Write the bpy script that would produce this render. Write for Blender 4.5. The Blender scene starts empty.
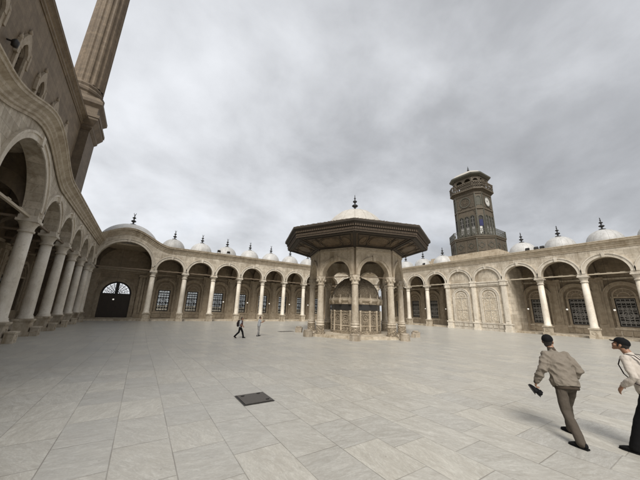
import bpy, bmesh, math, random
from mathutils import Vector, Matrix, noise
random.seed(7)
PI = math.pi
sc = bpy.context.scene
COL = sc.collection
R_ = math.radians

# ------------------------------------------------------------------ helpers
class MB:
    """collects faces; coordinates go through an optional frame (t, o, z)"""
    def __init__(self, fr=None):
        self.v = []; self.f = []; self.s = []; self.fr = fr
    def add(self, p):
        self.v.append(self.fr.L(*p) if self.fr else Vector(p)); return len(self.v) - 1
    def face(self, idx, smooth=False):
        self.f.append(tuple(idx)); self.s.append(smooth)
    def box(self, a0, a1, b0, b1, z0, z1):
        i = [self.add(p) for p in ((a0,b0,z0),(a1,b0,z0),(a1,b1,z0),(a0,b1,z0),(a0,b0,z1),(a1,b0,z1),(a1,b1,z1),(a0,b1,z1))]
        for q in ((0,3,2,1),(4,5,6,7),(0,1,5,4),(1,2,6,5),(2,3,7,6),(3,0,4,7)): self.face([i[k] for k in q])
    def rbox(self, c, size, m):
        i = []
        for dz in (-1,1):
            for dx, dy in ((-1,-1),(1,-1),(1,1),(-1,1)):
                i.append(self.add(Vector(c) + m @ Vector((dx*size[0]/2, dy*size[1]/2, dz*size[2]/2))))
        for q in ((0,3,2,1),(4,5,6,7),(0,1,5,4),(1,2,6,5),(2,3,7,6),(3,0,4,7)): self.face([i[k] for k in q])
    def grid(self, rows, cu=False, cv=False, smooth=True):
        n = len(rows); m = len(rows[0])
        ids = [[self.add(p) for p in r] for r in rows]
        for i in range(n if cu else n-1):
            for j in range(m if cv else m-1):
                a, b = ids[i], ids[(i+1) % n]
                self.face((a[j], a[(j+1) % m], b[(j+1) % m], b[j]), smooth)
        return ids
    def lathe(self, prof, c=(0,0), n=24, smooth=True, a0=0, flute=0, nf=0, caps=True):
        rows = []
        for r, z in prof:
            rows.append([(c[0] + (r - (flute if nf and k % nf == 0 else 0))*math.cos(a0+2*PI*k/n), c[1] + (r - (flute if nf and k % nf == 0 else 0))*math.sin(a0+2*PI*k/n), z) for k in range(n)])
        ids = self.grid(rows, cv=True, smooth=smooth)
        if caps:
            if prof[0][0] > 1e-4: self.face(list(reversed(ids[0])))
            if prof[-1][0] > 1e-4: self.face(ids[-1])
    def tube(self, path, r, n=8, closed=False):
        P = [Vector(p) for p in path]; rows = []
        for k, p in enumerate(P):
            t = (P[(k+1) % len(P)] - P[k-1]) if closed else (P[min(k+1,len(P)-1)] - P[max(k-1,0)])
            t.normalize(); ref = Vector((0,0,1)) if abs(t.z) < .9 else Vector((1,0,0))
            u = t.cross(ref).normalized(); w = t.cross(u)
            rr = r[k] if isinstance(r, (list,tuple)) else r
            rows.append([p + (u*math.cos(2*PI*j/n) + w*math.sin(2*PI*j/n))*rr for j in range(n)])
        ids = self.grid(rows, cu=closed, cv=True)
        if not closed: self.face(list(reversed(ids[0]))); self.face(ids[-1])
    def arch(self, tc, zc, r0, r1, o0, o1, n=28, jamb=None, a0=0., a1=PI, smooth=True):
        """solid ring, faces o0..o1, with optional straight jambs down to z=jamb"""
        sec = []
        if jamb is not None: sec.append((1,0,jamb))
        for k in range(n+1):
            a = a0 + (a1-a0)*k/n; sec.append((math.cos(a), math.sin(a), None))
        if jamb is not None: sec.append((-1,0,jamb))
        rows = []
        for c, s, zj in sec:
            def pt(r, o): return (tc + r*c, o, (zj if zj is not None else zc + r*s))
            rows.append([pt(r0,o0), pt(r1,o0), pt(r1,o1), pt(r0,o1)])
        ids = self.grid(rows, cv=True, smooth=False)
        self.face(ids[0]); self.face(list(reversed(ids[-1])))
    def prism(self, poly, o0, o1):
        a = [self.add((t,o0,z)) for t, z in poly]; b = [self.add((t,o1,z)) for t, z in poly]
        n = len(poly); self.face(a); self.face(list(reversed(b)))
        for k in range(n): self.face((a[k], b[k], b[(k+1)%n], a[(k+1)%n]))
    def vprism(self, poly, z0, z1):
        a = [self.add((x,y,z0)) for x, y in poly]; b = [self.add((x,y,z1)) for x, y in poly]
        n = len(poly); self.face(list(reversed(a))); self.face(b)
        for k in range(n): self.face((a[k], a[(k+1)%n], b[(k+1)%n], b[k]))
    def spandrel(self, t0, t1, arches, zb, top, o0, o1, step=.5):
        S = []; t = t0
        for c, r, zs in sorted(arches):
            n = max(1, int((c-r-t)/step + .99))
            if c - r > t + 1e-6: S += [(t + (c-r-t)*k/n, zb) for k in range(n+1)]
            for k in range(33):
                a = PI - PI*k/32; S.append((c + r*math.cos(a), zs + r*math.sin(a)))
            t = c + r
        if t1 > t + 1e-6:
            n = max(1, int((t1-t)/step + .99)); S += [(t + (t1-t)*k/n, zb) for k in range(n+1)]
        rows = [[(t,o1,z),(t,o1,top(t)),(t,o0,top(t)),(t,o0,z)] for t, z in S]
        ids = self.grid(rows, cv=True, smooth=False)
        self.face(ids[0]); self.face(list(reversed(ids[-1])))
    def sweep_top(self, t0, t1, top, prof, step=.3):
        n = max(2, int((t1-t0)/step)); rows = []
        for k in range(n+1):
            t = t0 + (t1-t0)*k/n
            rows.append([(t, o, top(t)+dz) for o, dz in prof])
        ids = self.grid(rows, cv=True, smooth=False)
        self.face(ids[0]); self.face(list(reversed(ids[-1])))
    def wall(self, t0, t1, z0, z1, o0, o1, holes):
        """wall slab with rectangular holes (t0,t1,z0,z1), reveals included"""
        T = sorted({t0,t1} | {h[0] for h in holes} | {h[1] for h in holes}); Z = sorted({z0,z1} | {h[2] for h in holes} | {h[3] for h in holes})
        def solid(i, j):
            if i < 0 or j < 0 or i >= len(T)-1 or j >= len(Z)-1: return False
            a, b = (T[i]+T[i+1])/2, (Z[j]+Z[j+1])/2
            return not any(h[0] < a < h[1] and h[2] < b < h[3] for h in holes)
        for i in range(len(T)-1):
            for j in range(len(Z)-1):
                if not solid(i,j): continue
                a,b,c,d = T[i],T[i+1],Z[j],Z[j+1]
                def q(*ps): self.face([self.add(p) for p in ps])
                q((a,o1,c),(b,o1,c),(b,o1,d),(a,o1,d)); q((a,o0,c),(a,o0,d),(b,o0,d),(b,o0,c))
                if not solid(i-1,j): q((a,o0,c),(a,o1,c),(a,o1,d),(a,o0,d))
                if not solid(i+1,j): q((b,o0,c),(b,o0,d),(b,o1,d),(b,o1,c))
                if not solid(i,j-1): q((a,o0,c),(b,o0,c),(b,o1,c),(a,o1,c))
                if not solid(i,j+1): q((a,o0,d),(a,o1,d),(b,o1,d),(b,o0,d))
    def limb(self, pts, rad, n=14, ref=(1,0,0)):
        """closed elliptical tube with rounded ends; rad = [(a,b)...] a along ref, b across"""
        P = [Vector(p) for p in pts]; ref = Vector(ref)
        rad = [(r, r) if not isinstance(r, (tuple, list)) else r for r in rad]
        seq = []
        d = (P[0]-P[1]).normalized(); a, b = rad[0]; e = min(a, b)
        for k in (.97, .8, .45): seq.append((P[0] + d*e*k, (a*math.sqrt(1-k*k), b*math.sqrt(1-k*k)), -d))
        for k in range(len(P)):
            t = (P[min(k+1,len(P)-1)] - P[max(k-1,0)]).normalized(); seq.append((P[k], rad[k], t))
        d = (P[-1]-P[-2]).normalized(); a, b = rad[-1]; e = min(a, b)
        for k in (.45, .8, .97): seq.append((P[-1] + d*e*k, (a*math.sqrt(1-k*k), b*math.sqrt(1-k*k)), d))
        rows = []
        for p, (a, b), t in seq:
            u = ref - t*ref.dot(t)
            if u.length < .2:
                q = Vector((0,1,0)); u = q - t*q.dot(t)
            u.normalize(); w = t.cross(u)
            rows.append([p + u*a*math.cos(2*PI*j/n) + w*b*math.sin(2*PI*j/n) for j in range(n)])
        ids = self.grid(rows, cv=True)
        self.face(list(reversed(ids[0]))); self.face(ids[-1])
    def ell(self, c, r, n=14, m=10):
        rows = []
        for i in range(1, m):
            a = PI*i/m
            rows.append([(c[0]+r[0]*math.sin(a)*math.cos(2*PI*j/n), c[1]+r[1]*math.sin(a)*math.sin(2*PI*j/n), c[2]-r[2]*math.cos(a)) for j in range(n)])
        ids = self.grid(rows, cv=True); self.face(list(reversed(ids[0]))); self.face(ids[-1])
    def mesh(self, name, mats):
        me = bpy.data.meshes.new(name); me.from_pydata([tuple(p) for p in self.v], [], self.f)
        me.polygons.foreach_set('use_smooth', self.s)
        bm = bmesh.new(); bm.from_mesh(me); bmesh.ops.recalc_face_normals(bm, faces=bm.faces); bm.to_mesh(me); bm.free()
        for m in (mats if isinstance(mats, (list, tuple)) else [mats]): me.materials.append(m)
        return me
    def build(self, name, mat, parent=None, loc=(0,0,0), rot=None):
        return link(name, self.mesh(name, mat), parent, loc, rot)

def link(name, data, parent=None, loc=(0,0,0), rot=None):
    o = bpy.data.objects.new(name, data); COL.objects.link(o); o.location = loc
    if rot: o.rotation_euler = rot
    if parent: o.parent = parent
    return o
def tag(o, label=None, cat=None, group=None, kind=None):
    if label: o['label'] = label
    if cat: o['category'] = cat
    if group: o['group'] = group
    if kind: o['kind'] = kind
    return o
def thing(name, label, cat, loc, rz=0, group=None):
    o = link(name, None, None, loc, (0,0,rz)); return tag(o, label, cat, group)
def dup(o, parent, loc):
    """copy of a part (with its sub-parts), mesh data shared"""
    c = o.copy(); COL.objects.link(c); c.parent = parent; c.location = loc
    for ch in list(o.children):
        d = ch.copy(); COL.objects.link(d); d.parent = c
    return c
class Frame:
    def __init__(s, org, td, od): s.org = Vector((org[0],org[1],0)); s.td = Vector((td[0],td[1],0)); s.od = Vector((od[0],od[1],0))
    def L(s, t, o, z): return s.td*t + s.od*o + Vector((0,0,z))
    def W(s, t, o, z): return s.org + s.L(t,o,z)

# ------------------------------------------------------------------ materials
def mat(name):
    m = bpy.data.materials.new(name); m.use_nodes = True
    nt = m.node_tree; return m, nt, nt.nodes['Principled BSDF']
def N(nt, typ, **kw):
    n = nt.nodes.new(typ)
    for k, v in kw.items():
        if k in n.inputs.keys() if isinstance(k, str) else False: n.inputs[k].default_value = v
        else: setattr(n, k, v)
    return n
def math_(nt, op, a, b=None, c=None):
    n = nt.nodes.new('ShaderNodeMath'); n.operation = op
    for k, x in enumerate((a, b, c)):
        if x is None: continue
        if hasattr(x, 'links') or hasattr(x, 'is_linked'): nt.links.new(x, n.inputs[k])
        else: n.inputs[k].default_value = x
    return n.outputs[0]
def noise_(nt, vec, scale, detail=6, rough=.55, dist=0.):
    n = nt.nodes.new('ShaderNodeTexNoise'); n.inputs['Scale'].default_value = scale; n.inputs['Detail'].default_value = detail
    n.inputs['Roughness'].default_value = rough; n.inputs['Distortion'].default_value = dist
    if vec is not None: nt.links.new(vec, n.inputs['Vector'])
    return n
def ramp(nt, fac, stops):
    r = nt.nodes.new('ShaderNodeValToRGB'); e = r.color_ramp.elements
    while len(e) > 1: e.remove(e[-1])
    for k, (p, c) in enumerate(stops):
        el = e[0] if k == 0 else e.new(p)
        el.position = p; el.color = (c, c, c, 1) if isinstance(c, (int, float)) else (*c, 1)
    nt.links.new(fac, r.inputs[0]); return r.outputs[0]
def mixc(nt, fac, a, b, mode='MIX'):
    n = nt.nodes.new('ShaderNodeMix'); n.data_type = 'RGBA'; n.blend_type = mode
    for sock, x in ((n.inputs[0], fac), (n.inputs[6], a), (n.inputs[7], b)):
        if hasattr(x, 'is_linked'): nt.links.new(x, sock)
        elif isinstance(x, (int, float)): sock.default_value = x
        else: sock.default_value = (*x, 1)
    return n.outputs[2]
def bump(nt, p, h, strength=.4, dist=.02):
    b = nt.nodes.new('ShaderNodeBump'); b.inputs['Strength'].default_value = strength; b.inputs['Distance'].default_value = dist
    nt.links.new(h, b.inputs['Height']); nt.links.new(b.outputs[0], p.inputs['Normal'])
def stone(name, light, dark, blocks=True, bw=1.15, bh=.52, rough=.75, stain=(.2,.15,.09), stain_amt=.55, streak=True, mortar=.62):
    m, nt, p = mat(name); tc = nt.nodes.new('ShaderNodeTexCoord'); ob = tc.outputs['Object']
    oi = nt.nodes.new('ShaderNodeObjectInfo'); va_ = nt.nodes.new('ShaderNodeVectorMath'); va_.operation = 'ADD'
    nt.links.new(tc.outputs['Object'], va_.inputs[0]); nt.links.new(math_(nt, 'MULTIPLY', oi.outputs['Random'], 60), va_.inputs[1]); raw = ob; ob = va_.outputs[0]
    big = noise_(nt, ob, .35, 5, .6).outputs[0]; med = noise_(nt, ob, 2.2, 8, .65, .4).outputs[0]; fine = noise_(nt, ob, 22, 6, .7).outputs[0]
    col = mixc(nt, ramp(nt, med, [(.3,0),(.7,1)]), dark, light)
    h = fine
    if blocks:
        sx = nt.nodes.new('ShaderNodeSeparateXYZ'); nt.links.new(raw, sx.inputs[0])
        u = math_(nt, 'ADD', sx.outputs[0], sx.outputs[1]); cb = nt.nodes.new('ShaderNodeCombineXYZ')
        nt.links.new(u, cb.inputs[0]); nt.links.new(sx.outputs[2], cb.inputs[1])
        br = nt.nodes.new('ShaderNodeTexBrick'); nt.links.new(cb.outputs[0], br.inputs['Vector'])
        br.inputs['Scale'].default_value = 1; br.inputs['Brick Width'].default_value = bw; br.inputs['Row Height'].default_value = bh
        br.inputs['Mortar Size'].default_value = .012; br.inputs['Mortar Smooth'].default_value = .3
        br.inputs['Color1'].default_value = (.78,.76,.73,1); br.inputs['Color2'].default_value = (1.12,1.11,1.1,1); br.inputs['Mortar'].default_value = (mortar,)*3+(1,)
        col = mixc(nt, 1, col, br.outputs['Color'], 'MULTIPLY')
        h = math_(nt, 'SUBTRACT', math_(nt, 'MULTIPLY', fine, .35), math_(nt, 'MULTIPLY', br.outputs['Fac'], .8))
    if streak:
        mp = nt.nodes.new('ShaderNodeMapping'); mp.inputs['Scale'].default_value = (1.6,1.6,.22); nt.links.new(ob, mp.inputs[0])
        st = noise_(nt, mp.outputs[0], 1, 7, .65).outputs[0]
        f = math_(nt, 'MULTIPLY', math_(nt, 'MULTIPLY', ramp(nt, st, [(.44,0),(.66,1)]), ramp(nt, big, [(.32,.1),(.6,1)])), stain_amt)
        col = mixc(nt, f, col, stain)
    sp = noise_(nt, ob, 7, 4, .6).outputs[0]
    col = mixc(nt, math_(nt, 'MULTIPLY', ramp(nt, sp, [(.56,0),(.68,1)]), stain_amt*.6), col, stain)
    tn = nt.nodes.new('ShaderNodeMapRange'); tn.inputs['To Min'].default_value = .88; tn.inputs['To Max'].default_value = 1.06; nt.links.new(oi.outputs['Random'], tn.inputs['Value'])
    col = mixc(nt, 1, col, tn.outputs[0], 'MULTIPLY')
    nt.links.new(col, p.inputs['Base Color']); p.inputs['Roughness'].default_value = rough
    bump(nt, p, h, .5, .025); return m
def carved(name, light, dark, scale=2.2, strength=.9, rough=.7):
    """low relief arabesque: a real bump on stone"""
    m, nt, p = mat(name); tc = nt.nodes.new('ShaderNodeTexCoord'); ob = tc.outputs['Object']
    w = noise_(nt, ob, 1.7, 3, .5, 0); ad = nt.nodes.new('ShaderNodeMix'); ad.data_type = 'VECTOR'; ad.inputs[0].default_value = .16
    nt.links.new(ob, ad.inputs[4]); nt.links.new(w.outputs['Color'], ad.inputs[5])
    vo = nt.nodes.new('ShaderNodeTexVoronoi'); vo.feature = 'SMOOTH_F1'; vo.inputs['Scale'].default_value = scale; nt.links.new(ad.outputs[1], vo.inputs['Vector'])
    rings = math_(nt, 'SINE', math_(nt, 'MULTIPLY', vo.outputs['Distance'], 20))
    med = noise_(nt, ob, 3, 8, .6).outputs[0]
    col = mixc(nt, ramp(nt, med, [(.3,0),(.7,1)]), dark, light)
    gr = ramp(nt, rings, [(.0,.8),(.45,1)])
    col = mixc(nt, 1, col, gr, 'MULTIPLY')
    nt.links.new(col, p.inputs['Base Color']); p.inputs['Roughness'].default_value = rough
    bump(nt, p, rings, strength, .04); return m
def plain(name, c, rough=.6, var=.25, scale=6, metal=0., bs=.2, bd=.01):
    m, nt, p = mat(name); tc = nt.nodes.new('ShaderNodeTexCoord')
    n = noise_(nt, tc.outputs['Object'], scale, 7, .6).outputs[0]
    col = mixc(nt, n, tuple(x*(1-var) for x in c), tuple(min(1, x*(1+var)) for x in c))
    nt.links.new(col, p.inputs['Base Color']); p.inputs['Roughness'].default_value = rough; p.inputs['Metallic'].default_value = metal
    bump(nt, p, n, bs, bd); return m
def cloth(name, c, rough=.85, fold=7, fd=.012, var=.12):
    m, nt, p = mat(name); tc = nt.nodes.new('ShaderNodeTexCoord'); ob = tc.outputs['Object']
    mp = nt.nodes.new('ShaderNodeMapping'); mp.inputs['Scale'].default_value = (1,1,.55); mp.inputs['Rotation'].default_value = (.3,.35,0); nt.links.new(ob, mp.inputs[0])
    n = noise_(nt, mp.outputs[0], fold, 3, .5, .6).outputs[0]; f2 = noise_(nt, ob, 380, 2, .5).outputs[0]; lg = noise_(nt, ob, 9, 5, .6).outputs[0]
    col = mixc(nt, lg, tuple(x*(1-var) for x in c), tuple(x*(1+var) for x in c)); nt.links.new(col, p.inputs['Base Color'])
    p.inputs['Roughness'].default_value = rough; p.inputs['Sheen Weight'].default_value = .0; p.inputs['Specular IOR Level'].default_value = .2
    bump(nt, p, math_(nt, 'ADD', n, math_(nt, 'MULTIPLY', f2, .04)), .8, fd); return m

M = {}
M['wall'] = stone('limestone_blocks', (.64,.58,.48), (.43,.375,.295), stain=(.22,.17,.11), stain_amt=.75)
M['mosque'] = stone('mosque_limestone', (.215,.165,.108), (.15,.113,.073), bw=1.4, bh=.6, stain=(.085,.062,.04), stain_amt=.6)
M['frame'] = stone('window_frame_stone', (.40,.34,.26), (.25,.20,.14), blocks=False, stain_amt=.7)
M['minaret'] = stone('minaret_stone', (.17,.128,.085), (.115,.087,.057), bw=1.4, bh=.6, stain=(.07,.05,.033), stain_amt=.6)
M['trim'] = stone('alabaster_trim', (.66,.605,.515), (.50,.445,.36), blocks=False, stain_amt=.5)
M['cornice'] = stone('weathered_cornice', (.50,.43,.33), (.34,.28,.20), blocks=False, stain_amt=.75)
M['column'] = stone('alabaster_column', (.78,.72,.62), (.62,.555,.45), blocks=False, rough=.5, stain_amt=.4)
M['pedestal'] = stone('pedestal_stone', (.62,.55,.44), (.34,.28,.20), blocks=False, stain_amt=.9)
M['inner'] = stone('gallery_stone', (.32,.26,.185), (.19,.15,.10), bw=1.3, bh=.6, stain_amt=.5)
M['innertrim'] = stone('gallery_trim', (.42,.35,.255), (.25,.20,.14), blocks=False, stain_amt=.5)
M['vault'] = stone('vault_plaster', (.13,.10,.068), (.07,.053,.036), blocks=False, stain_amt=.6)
M['lead'] = stone('lead_roofing', (.50,.495,.48), (.38,.375,.36), blocks=False, rough=.5, stain=(.26,.245,.22), stain_amt=.55)
M['finial'] = plain('dark_bronze', (.035,.035,.035), .45, .3, 10, .6)
M['iron'] = plain('black_iron', (.022,.02,.018), .5, .3, 20, .3)
M['grille'] = plain('pale_iron_grille', (.24,.23,.21), .5, .25, 9)
M['wood'] = plain('dark_wood', (.035,.024,.016), .6, .4, 9)
M['beam'] = plain('weathered_beam', (.16,.12,.08), .7, .4, 6)
M['beamlight'] = plain('pale_beam', (.42,.36,.27), .7, .3, 6)
M['fount'] = stone('fountain_marble', (.58,.50,.385), (.37,.305,.22), blocks=False, stain_amt=.75)
M['fcol'] = stone('fountain_column_marble', (.60,.53,.425), (.38,.32,.24), blocks=False, stain_amt=.85, rough=.55)
M['carved'] = carved('carved_marble', (.42,.345,.25), (.28,.225,.155), 7.5, .9)
M['carvedwall'] = carved('carved_wall_relief', (.62,.55,.44), (.48,.40,.29), 4.2, .45)
M['eave'] = plain('carved_eave_wood', (.085,.062,.042), .75, .45, 9)
M['eavedark'] = plain('eave_dark_wood', (.035,.027,.019), .75, .4, 9)
M['soffit'] = carved('painted_soffit', (.115,.082,.05), (.065,.046,.029), 5, .3, .7)
M['gold'] = carved('faded_gilt_panel', (.165,.115,.066), (.09,.062,.036), 7, .5, .6)
M['domeplas'] = stone('fountain_dome_lead', (.50,.475,.43), (.39,.365,.325), blocks=False, rough=.6, stain=(.27,.235,.19), stain_amt=.55)
M['blackband'] = plain('black_inscription_band', (.035,.032,.028), .4, .3, 20)
M['tower'] = plain('clock_tower_painted_metal', (.088,.070,.047), .7, .5, 2.5)
M['tower2'] = plain('clock_tower_green_trim', (.072,.070,.053), .7, .4, 4)
M['towerpan'] = carved('clock_tower_panel', (.105,.082,.055), (.068,.054,.036), 5.0, .4)
M['towerroof'] = plain('clock_tower_roof', (.40,.37,.32), .6, .2, 3)
M['white'] = plain('white_enamel', (.52,.51,.48), .4, .05, 8)
M['blue'] = plain('blue_cloth', (.022,.024,.085), .8, .3, 4)
M['hatch'] = plain('hatch_iron', (.075,.066,.056), .55, .4, 30, .2)
M['rubber'] = cloth('black_suede', (.006,.006,.0065), fold=30, fd=.003)
M['black_trousers'] = cloth('black_trousers', (.005,.005,.0055))
M['brown_trousers'] = cloth('brown_grey_trousers', (.075,.062,.049), fold=10, fd=.03)
M['beige'] = cloth('beige_jacket', (.185,.160,.130), fold=9, fd=.03)
M['rib'] = cloth('jacket_rib', (.06,.046,.034), fold=60, fd=.004)
M['shirt'] = cloth('cream_shirt', (.46,.415,.365), fold=11, fd=.025)
M['grey_shirt'] = cloth('grey_shirt', (.34,.35,.36))
M['grey_trousers'] = cloth('grey_trousers', (.23,.225,.22))
M['red_vest'] = cloth('dark_red_vest', (.10,.035,.028))
M['cap'] = cloth('black_cap', (.004,.004,.0045), fold=12, fd=.004)
M['pack'] = cloth('black_backpack', (.02,.014,.015), fold=9)
M['hair'] = plain('dark_hair', (.014,.010,.008), .6, .4, 60)
M['skin'] = plain('tan_skin', (.27,.145,.088), .55, .12, 40, 0, .1, .002)
M['blockstone'] = stone('rough_block_stone', (.42,.36,.28), (.26,.22,.17), blocks=False, stain_amt=.9)

def glass_mat():
    m, nt, p = mat('window_glass'); p.inputs['Base Color'].default_value = (.03,.027,.023,1); p.inputs['Roughness'].default_value = .3; p.inputs['Specular IOR Level'].default_value = .3; return m
M['glass'] = glass_mat()
def dusty_mat():
    m, nt, p = mat('dusty_glass'); tc = nt.nodes.new('ShaderNodeTexCoord'); n = noise_(nt, tc.outputs['Object'], 2.5, 6, .6).outputs[0]
    tr = nt.nodes.new('ShaderNodeBsdfTransparent'); mx = nt.nodes.new('ShaderNodeMixShader'); nt.links.new(ramp(nt, n, [(.35,.05),(.65,.42)]), mx.inputs[0])
    p.inputs['Base Color'].default_value = (.22,.21,.19,1); p.inputs['Roughness'].default_value = .4
    tr.inputs[0].default_value = (.82,.83,.82,1)
    nt.links.new(tr.outputs[0], mx.inputs[1]); nt.links.new(p.outputs[0], mx.inputs[2]); nt.links.new(mx.outputs[0], nt.nodes['Material Output'].inputs[0]); return m
M['dusty'] = dusty_mat()
def globe_mat():
    m, nt, p = mat('white_lamp_globe'); p.inputs['Base Color'].default_value = (.8,.79,.75,1); p.inputs['Roughness'].default_value = .3
    p.inputs['Emission Color'].default_value = (1,.95,.85,1); p.inputs['Emission Strength'].default_value = .35; return m
M['globe'] = globe_mat()

def paving():
    m, nt, p = mat('marble_paving'); tc = nt.nodes.new('ShaderNodeTexCoord'); ob = tc.outputs['Object']
    sx = nt.nodes.new('ShaderNodeSeparateXYZ'); nt.links.new(ob, sx.inputs[0]); X, Y = sx.outputs[0], sx.outputs[1]
    W = .768
    wob = noise_(nt, ob, .8, 3).outputs[0]
    u = math_(nt, 'DIVIDE', math_(nt, 'ADD', X, .013), W); iu = math_(nt, 'FLOOR', u); fu = math_(nt, 'SUBTRACT', u, iu)
    w1 = nt.nodes.new('ShaderNodeTexWhiteNoise'); w1.noise_dimensions = '1D'; nt.links.new(iu, w1.inputs['W'])
    Lr = math_(nt, 'ADD', math_(nt, 'MULTIPLY', w1.outputs['Value'], .35), .98)
    v = math_(nt, 'ADD', math_(nt, 'DIVIDE', Y, Lr), math_(nt, 'MULTIPLY', w1.outputs['Value'], 7.3)); iv = math_(nt, 'FLOOR', v); fv = math_(nt, 'SUBTRACT', v, iv)
    cb = nt.nodes.new('ShaderNodeCombineXYZ'); nt.links.new(iu, cb.inputs[0]); nt.links.new(iv, cb.inputs[1])
    w2 = nt.nodes.new('ShaderNodeTexWhiteNoise'); w2.noise_dimensions = '2D'; nt.links.new(cb.outputs[0], w2.inputs['Vector'])
    hsh = w2.outputs['Value']; hc = w2.outputs['Color']
    # joints
    eu = math_(nt, 'MULTIPLY', math_(nt, 'MINIMUM', fu, math_(nt, 'SUBTRACT', 1, fu)), W)
    ev = math_(nt, 'MULTIPLY', math_(nt, 'MINIMUM', fv, math_(nt, 'SUBTRACT', 1, fv)), 1.1)
    e = math_(nt, 'ADD', math_(nt, 'MINIMUM', eu, ev), math_(nt, 'MULTIPLY', math_(nt, 'SUBTRACT', wob, .5), .004))
    joint = ramp(nt, math_(nt, 'MULTIPLY', e, 100), [(.35,1),(.95,0)])
    # per-tile veins: shift and turn the pattern in every slab
    off = nt.nodes.new('ShaderNodeVectorMath'); off.operation = 'MULTIPLY_ADD'; nt.links.new(hc, off.inputs[0]); off.inputs[1].default_value = (40,40,40); nt.links.new(ob, off.inputs[2])
    rt = nt.nodes.new('ShaderNodeVectorRotate'); rt.rotation_type = 'Z_AXIS'; nt.links.new(off.outputs[0], rt.inputs['Vector']); nt.links.new(math_(nt, 'MULTIPLY', hsh, 2.2), rt.inputs['Angle'])
    mp = nt.nodes.new('ShaderNodeMapping'); mp.inputs['Scale'].default_value = (1,3.2,1); nt.links.new(rt.outputs[0], mp.inputs[0])
    va = noise_(nt, mp.outputs[0], 2.2, 10, .68, 1.0).outputs[0]; vb = noise_(nt, mp.outputs[0], 4.5, 8, .7, 1.6).outputs[0]
    cl = mixc(nt, ramp(nt, va, [(.3,0),(.72,1)]), (.395,.385,.35), (.54,.525,.48))
    vein = ramp(nt, vb, [(.40,0),(.5,1),(.60,0)])
    vein = math_(nt, 'MULTIPLY', vein, ramp(nt, va, [(.35,.78),(.65,.28)]))
    cl = mixc(nt, vein, cl, (.30,.275,.235))
    gr_ = noise_(nt, mp.outputs[0], 17, 8, .75, .8).outputs[0]; cl = mixc(nt, ramp(nt, gr_, [(.38,.6),(.54,0)]), cl, (.34,.325,.29))
    tone = nt.nodes.new('ShaderNodeValToRGB'); tone.color_ramp.elements[0].color = (.90,.905,.91,1); tone.color_ramp.elements[1].color = (1.05,1.04,1.01,1); nt.links.new(hsh, tone.inputs[0])
    cl = mixc(nt, 1, cl, tone.outputs[0], 'MULTIPLY')
    dirt = noise_(nt, ob, .28, 6, .6).outputs[0]; dirt2 = noise_(nt, ob, 3, 8, .7, .5).outputs[0]
    cl = mixc(nt, math_(nt, 'MULTIPLY', ramp(nt, dirt, [(.46,0),(.72,1)]), ramp(nt, dirt2, [(.35,.05),(.7,.45)])), cl, (.37,.33,.265))
    spots = ramp(nt, noise_(nt, ob, 11, 3, .5).outputs[0], [(.70,0),(.76,.5)])
    cl = mixc(nt, spots, cl, (.2,.18,.15))
    jd = ramp(nt, noise_(nt, ob, 1.1, 4).outputs[0], [(.35,.3),(.65,.75)])
    cl = mixc(nt, math_(nt, 'MULTIPLY', joint, jd), cl, (.13,.115,.095))
    nt.links.new(cl, p.inputs['Base Color'])
    nt.links.new(ramp(nt, va, [(.2,.28),(.8,.5)]), p.inputs['Roughness'])
    h = math_(nt, 'SUBTRACT', math_(nt, 'MULTIPLY', vb, .15), math_(nt, 'MULTIPLY', joint, .6))
    h = math_(nt, 'ADD', h, math_(nt, 'MULTIPLY', hsh, .25))
    bump(nt, p, h, .3, .01); return m
M['paving'] = paving()
M['earth'] = plain('dusty_ground', (.34,.29,.22), .9, .25, .3)

# ------------------------------------------------------------------ ground
def ss(a, b, x):
    t = min(1, max(0, (x-a)/(b-a))); return t*t*(3-2*t)
def gz(x, y): return .36*(1 - ss(8.5, 22, math.hypot(x, y)))
g = MB()
xs = [-13 + 1.25*k for k in range(54)]; ys = [-16 + 1.25*k for k in range(59)]
g.grid([[(x, y, gz(x, y)) for y in ys] for x in xs])
tag(g.build('paved_courtyard', M['paving']), kind='structure')
g = MB(); g.grid([[(x*400, y*400, -.12) for y in range(-6,7)] for x in range(-6,7)], smooth=False)
tag(g.build('ground', M['earth']), kind='structure')

# ------------------------------------------------------------------ arcades
IMP = 7.87; PED = 1.2; DEP = 5.25; RAD = 1.93; ZT = 11.7; S = 4.62
FF = Frame((0,50.27), (1,0), (0,-1)); FR = Frame((47.23,0), (0,1), (-1,0)); FL = Frame((-7.02,0), (0,1), (1,0))

def proto_column(fr, root, t, plinth=0.):
    """shaft with capital and pedestal as its pieces"""
    a = MB(fr)
    a.lathe([(.47,PED),(.47,PED+.09),(.42,PED+.13),(.44,PED+.2),(.38,PED+.27),(.375,PED+1.4),(.36,4.6),(.335,6.78)], n=28)
    col = a.build('column', M['column'], root, fr.L(t,0,0))
    c = MB(fr)
    c.lathe([(.34,6.78),(.41,6.8),(.41,6.9),(.35,6.94),(.36,7.1),(.46,7.36),(.5,7.4),(.5,7.46)], n=28)
    c.box(-.53,.53,-.53,.53,7.46,7.62); c.box(-.46,.46,-.46,.46,7.62,IMP-.004)
    c.build('capital', M['trim'], col)
    p = MB(fr)
    p.box(-.52,.52,-.52,.52,-.05,.3); p.box(-.43,.43,-.43,.43,.3,PED-.2); p.box(-.47,.47,-.47,.47,PED-.2,PED-.12); p.box(-.52,.52,-.52,.52,PED-.12,PED)
    for sg in (-1,1):
        p.arch(0,.66,.17,.22,sg*.43,sg*.46,20,None,0,2*PI-.001); 
    p.build('pedestal', M['pedestal'], col)
    return col
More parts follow.
